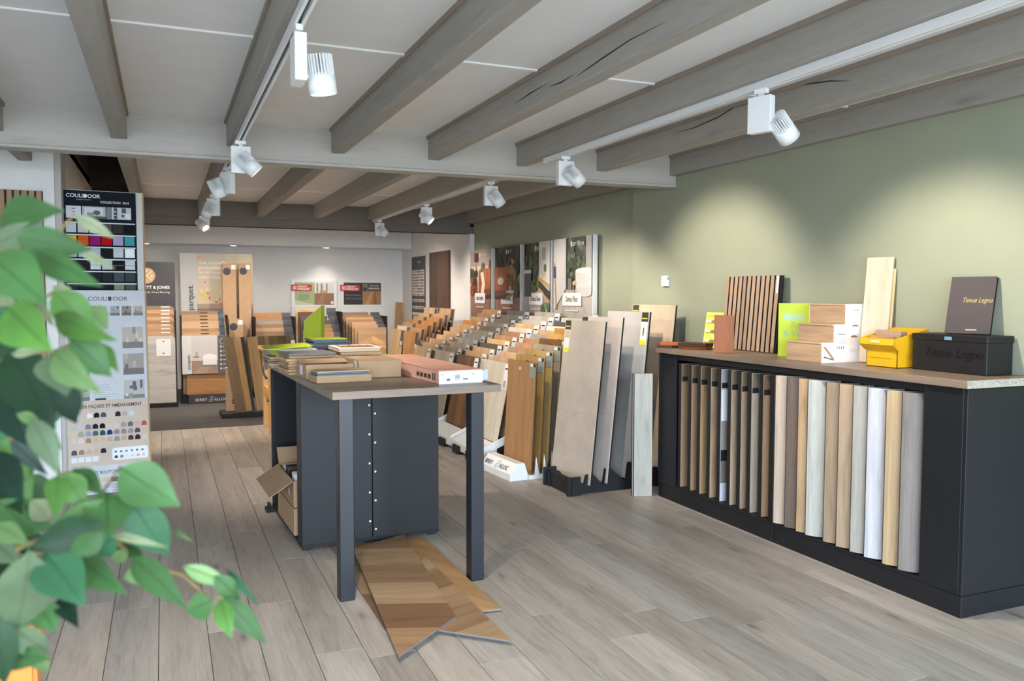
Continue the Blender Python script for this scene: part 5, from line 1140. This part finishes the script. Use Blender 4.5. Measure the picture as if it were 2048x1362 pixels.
# ================================================================== FOLIAGE PLANT NEAR THE CAMERA
plant = empty('potted_plant', 'leafy green artificial plant close to the camera at the left', 'plant', (-.62, 1.75, 0))
POS = Vector((-.62, 1.75, 0))
G = {'d': (44, 82, 52), 'm': (82, 130, 72), 'b': (104, 160, 72), 'l': (140, 180, 112), 'p': (190, 206, 160), 't': (74, 134, 92), 'g': (116, 142, 104), 'k': (32, 64, 48)}
rlf = random.Random(21)
def leaf(bx, by, tx_, ty, wd, D, key, roll=None, dt=None, droop=None):
    """one pointed leaf between two places at real depth D (m from the camera along its axis)"""
    dt = rlf.uniform(-.05, .05) if dt is None else dt
    A, B = pd(bx, by, D), pd(tx_, ty, D+dt)
    ax = B-A; L = ax.length; ax.normalize()
    nrm = (CO-A).normalized()
    roll = rlf.uniform(-.5, .5) if roll is None else roll
    side = ax.cross(nrm).normalized(); nrm = side.cross(ax).normalized()
    side, nrm = side*math.cos(roll)+nrm*math.sin(roll), nrm*math.cos(roll)-side*math.sin(roll)
    Wm = wd*1.12*D/F*.5/max(.55, math.cos(roll))
    droop = rlf.uniform(.04, .14) if droop is None else droop
    fold = rlf.uniform(.10, .32)
    n, mb = 9, MB()
    prof = [0, .56, .88, 1.0, .97, .85, .66, .44, .21, 0]
    for i in range(n+1):
        u = i/n; w_ = Wm*prof[i]
        c = A+ax*(L*u)+nrm*(droop*L*(4*u*(1-u))*.6)
        for sgn, wv in ((-1, 1), (-1, .5), (0, 0), (1, .5), (1, 1)):
            mb.v.append(tuple(c+side*(sgn*w_*wv)+nrm*(w_*wv*fold*(1.0 if wv == 1 else .8))-Vector((0, 0, w_*wv*.12))-POS))
    for i in range(n):
        for j in range(4): a = i*5+j; mb.f.append([a, a+1, a+6, a+5]); mb.c.append(None)
    c = G[key]; v_ = rlf.uniform(.68, .84)
    o = put('leaf', mb, m_leaf, plant, col=lin(*shade(c, v_)), smooth=True, fixn=False)
    # midrib
    mid = [tuple(A+ax*(L*u)+nrm*(droop*L*(4*u*(1-u))*.6+.0008)-POS) for u in (0.0, .25, .5, .75, .95)]
    put('midrib', MB().tube(mid, .0010, .0003, 5), P_, o, col=lin(*shade(c, .62)))
    return A
LV = [(0, 435, 132, 422, 62, .95, 'm', .5), (22, 410, 128, 420, 20, .97, 'p', .2), (-10, 490, 90, 442, 42, .92, 'g', .3), (34, 476, 187, 500, 62, .88, 'm', .1), (68, 500, 207, 574, 50, .86, 'm', -.2), (148, 430, 232, 478, 24, 1.0, 'p', .3), (160, 500, 231, 538, 17, 1.0, 'p', .0),
      (-30, 510, 95, 612, 104, .82, 'm', .25), (50, 520, 92, 610, 40, .84, 'l', -.4), (-20, 590, 36, 612, 34, .9, 'p', .3), (-25, 580, 34, 640, 60, .95, 't', .1), (104, 582, 193, 668, 64, .92, 'b', .2), (108, 630, 237, 682, 46, .9, 'b', -.2), (105, 572, 145, 595, 30, .98, 'p', .0), (175, 615, 216, 660, 46, .98, 'l', .2),
      (14, 615, 106, 703, 84, .85, 'b', -.2), (70, 605, 108, 655, 18, .96, 'p', .5), (-20, 700, 70, 650, 60, 1.0, 'd', .1), (24, 708, 92, 701, 16, .9, 'p', .3), (108, 704, 133, 792, 78, .86, 'g', .15), (109, 703, 206, 788, 54, .84, 'l', -.3), (140, 678, 224, 754, 62, .9, 'm', .2), (198, 688, 238, 746, 28, .95, 'b', .1), (150, 668, 200, 690, 30, .97, 'd', .3),
      (130, 736, 164, 822, 34, .92, 'g', .1), (112, 758, 153, 848, 52, .9, 'k', .2), (20, 700, 108, 862, 100, .95, 'd', .1), (-20, 720, 60, 900, 104, 1.0, 'k', -.1), (40, 770, 112, 860, 60, .98, 't', .2), (-10, 660, 60, 760, 70, 1.05, 'k', .0), (32, 828, 78, 842, 22, .88, 'l', .1), (64, 836, 119, 952, 46, .86, 'g', .1), (70, 850, 125, 900, 30, .9, 'm', .3),
      (20, 880, 97, 952, 28, .9, 'k', .0), (-10, 880, 55, 965, 60, .94, 'b', .2), (15, 900, 65, 1005, 62, .98, 'b', -.2), (-20, 900, 48, 1008, 60, .9, 'k', .1), (116, 950, 110, 1040, 44, .88, 'b', .1), (128, 945, 170, 1015, 54, .9, 'b', -.1), (148, 938, 208, 992, 40, .94, 'm', .2), (239, 935, 361, 1013, 84, .92, 'm', .1), (262, 1003, 339, 1113, 72, .95, 't', -.1),
      (212, 985, 216, 1078, 78, .92, 'm', .2), (206, 1000, 98, 1050, 26, .9, 'b', .0), (206, 1048, 62, 1092, 76, .86, 'd', .15), (206, 1062, 135, 1112, 44, .84, 'm', .2), (228, 1070, 192, 1114, 42, .9, 't', .0), (215, 1068, 339, 1096, 15, .9, 'p', .2), (240, 1085, 288, 1118, 44, 1.0, 'm', .1), (344, 1056, 388, 1086, 9, 1.0, 'l', .0), (150, 1110, 256, 1190, 56, .9, 'm', -.15), (255, 1100, 222, 1125, 24, .92, 'l', .1),
      (264, 1132, 274, 1170, 34, .95, 'l', .2), (88, 1108, 171, 1214, 86, .85, 't', .1), (60, 1100, 32, 1262, 100, .83, 'g', .1), (75, 1210, 112, 1265, 50, .9, 'm', .2), (118, 1195, 158, 1258, 34, .92, 'k', .1), (22, 1255, 102, 1308, 46, .86, 'g', .0), (-12, 1225, 10, 1370, 60, .84, 'd', .1), (20, 1318, 106, 1318, 40, .88, 'm', .25), (40, 1290, 100, 1345, 30, .9, 'l', .2),
      (262, 1112, 375, 1219, 50, .92, 'm', .2), (425, 1200, 372, 1224, 50, .95, 'm', -.1), (366, 1132, 470, 1172, 30, .96, 'l', .1), (430, 1152, 482, 1200, 36, .97, 'm', .2), (445, 1192, 533, 1288, 40, .97, 'm', .1), (440, 1198, 463, 1278, 36, .95, 'b', -.1), (452, 1138, 522, 1216, 14, 1.0, 't', .1),
      (-10, 1000, 70, 1070, 60, 1.0, 'm', .2), (-10, 1050, 60, 1090, 40, .92, 'l', .1), (-20, 1080, 40, 1130, 50, .95, 'g', .0), (60, 1000, 100, 1040, 40, 1.02, 'p', .2), (0, 960, 45, 1030, 50, 1.05, 'd', .1), (-10, 1130, 40, 1200, 60, .98, 'd', .2), (100, 1080, 60, 1130, 40, 1.0, 'd', .0), (-15, 800, 50, 830, 50, 1.05, 'd', .1)]
for q in LV: leaf(*q[:7], roll=q[7] if len(q) > 7 else None)
for _ in range(26):
    bx, by = rlf.uniform(-40, 70), rlf.uniform(620, 1240)
    a = rlf.uniform(-.6, 1.2); leaf(bx, by, bx+75*math.cos(a), by+75*math.sin(a)+20, rlf.uniform(40, 64), rlf.uniform(1.05, 1.3), rlf.choice('ddmktm'))
def twig(pts, r0, r1, D0, D1, name='branch'):
    n = len(pts)
    put(name, MB().tube([pd(a, b_, D0+(D1-D0)*i/(n-1))-POS for i, (a, b_) in enumerate(pts)], r0, r1, 8), P_matt, plant, col=lin(128, 112, 74), smooth=True)
twig([(-90, 1180), (-10, 1120), (60, 1085), (140, 1070), (206, 1060), (262, 1108), (330, 1140), (366, 1150), (420, 1198), (446, 1194)], .0045, .0013, 1.0, .96)
twig([(-90, 820), (-20, 735), (30, 710), (108, 704), (140, 690), (165, 665), (205, 660)], .004, .0013, 1.0, .92)
twig([(-80, 560), (-10, 510), (30, 485), (70, 500), (110, 470), (150, 428)], .004, .0012, 1.0, .95)
twig([(-90, 960), (-20, 900), (40, 870), (66, 838), (110, 900), (118, 950), (150, 940), (205, 985), (240, 934), (262, 1003)], .004, .0012, 1.02, .92)
twig([(-80, 640), (0, 640), (40, 630), (75, 605), (105, 585)], .003, .0012, 1.0, .93)
twig([(-60, 1280), (0, 1200), (60, 1105), (90, 1108)], .003, .0012, .95, .86)
# stem rising from a wooden planter
trunk = [Vector((-.62, 1.75, .40)), Vector((-.63, 1.68, .75)), Vector((-.62, 1.5, 1.05)), Vector((-.58, 1.25, 1.25)), Vector(pd(-90, 820, 1.0)), Vector(pd(-80, 560, 1.0))]
put('stem', MB().tube([p-POS for p in trunk], .012, .005, 10), P_matt, plant, col=lin(112, 92, 64), smooth=True)
put('stem', MB().tube([Vector(pd(-90, 820, 1.0))-POS, Vector(pd(-95, 960, 1.02))-POS, Vector(pd(-90, 1180, 1.0))-POS, Vector(pd(-60, 1280, .95))-POS], .006, .004, 8), P_matt, plant, col=lin(112, 92, 64), smooth=True)
put('soil', MB().cyl((0, 0, .36), (0, 0, .40), .16, .16, 20), P_matt, plant, col=lin(60, 46, 36)); put('inner_pot', MB().cyl((0, 0, .006), (0, 0, .36), .12, .16, 20), m_dark, plant)
a = pz(96, 1362, .0)
t = empty('wooden_crate', 'small orange wooden crate on the floor below the plant', 'crate', (-.565, 2.62, 0), (0, 0, math.radians(4)))
m_crate = wood('orange_pine', 'Z', .4, .15, .2, 1, 7, .4, .05, lin(206, 132, 62))
for k in range(3): put('slat', MB().box(.0+.068*k, .064+.068*k, 0, .012, .01, .44), m_crate, t)
for k in range(3): put('slat', MB().box(.2, .212, .014+.068*k, .078+.068*k, .01, .44), m_crate, t)
put('rim', MB().box(-.008, .214, -.008, .0, .40, .45), m_crate, t); put('rim', MB().box(.2125, .222, 0, .22, .40, .45), m_crate, t); put('base', MB().box(0, .20, .013, .22, 0, .01), m_crate, t)
put('slat', MB().box(0, .012, .014, .22, .01, .44), m_crate, t); put('slat', MB().box(.014, .198, .21, .222, .01, .44), m_crate, t)

# ------------------------------------------------------------------ lettering becomes real mesh
bpy.context.view_layer.update()
dg = bpy.context.evaluated_depsgraph_get()
for o in [q for q in bpy.data.objects if q.type == 'FONT']:
    me = bpy.data.meshes.new_from_object(o.evaluated_get(dg)); nm = o.name
    n = bpy.data.objects.new('lettering', me); n.parent = o.parent; n.location = o.location; n.rotation_euler = o.rotation_euler; n.scale = o.scale; n.color = o.color
    if not me.materials: me.materials.append(P_matt)
    bpy.data.objects.remove(o); COL.objects.link(n)
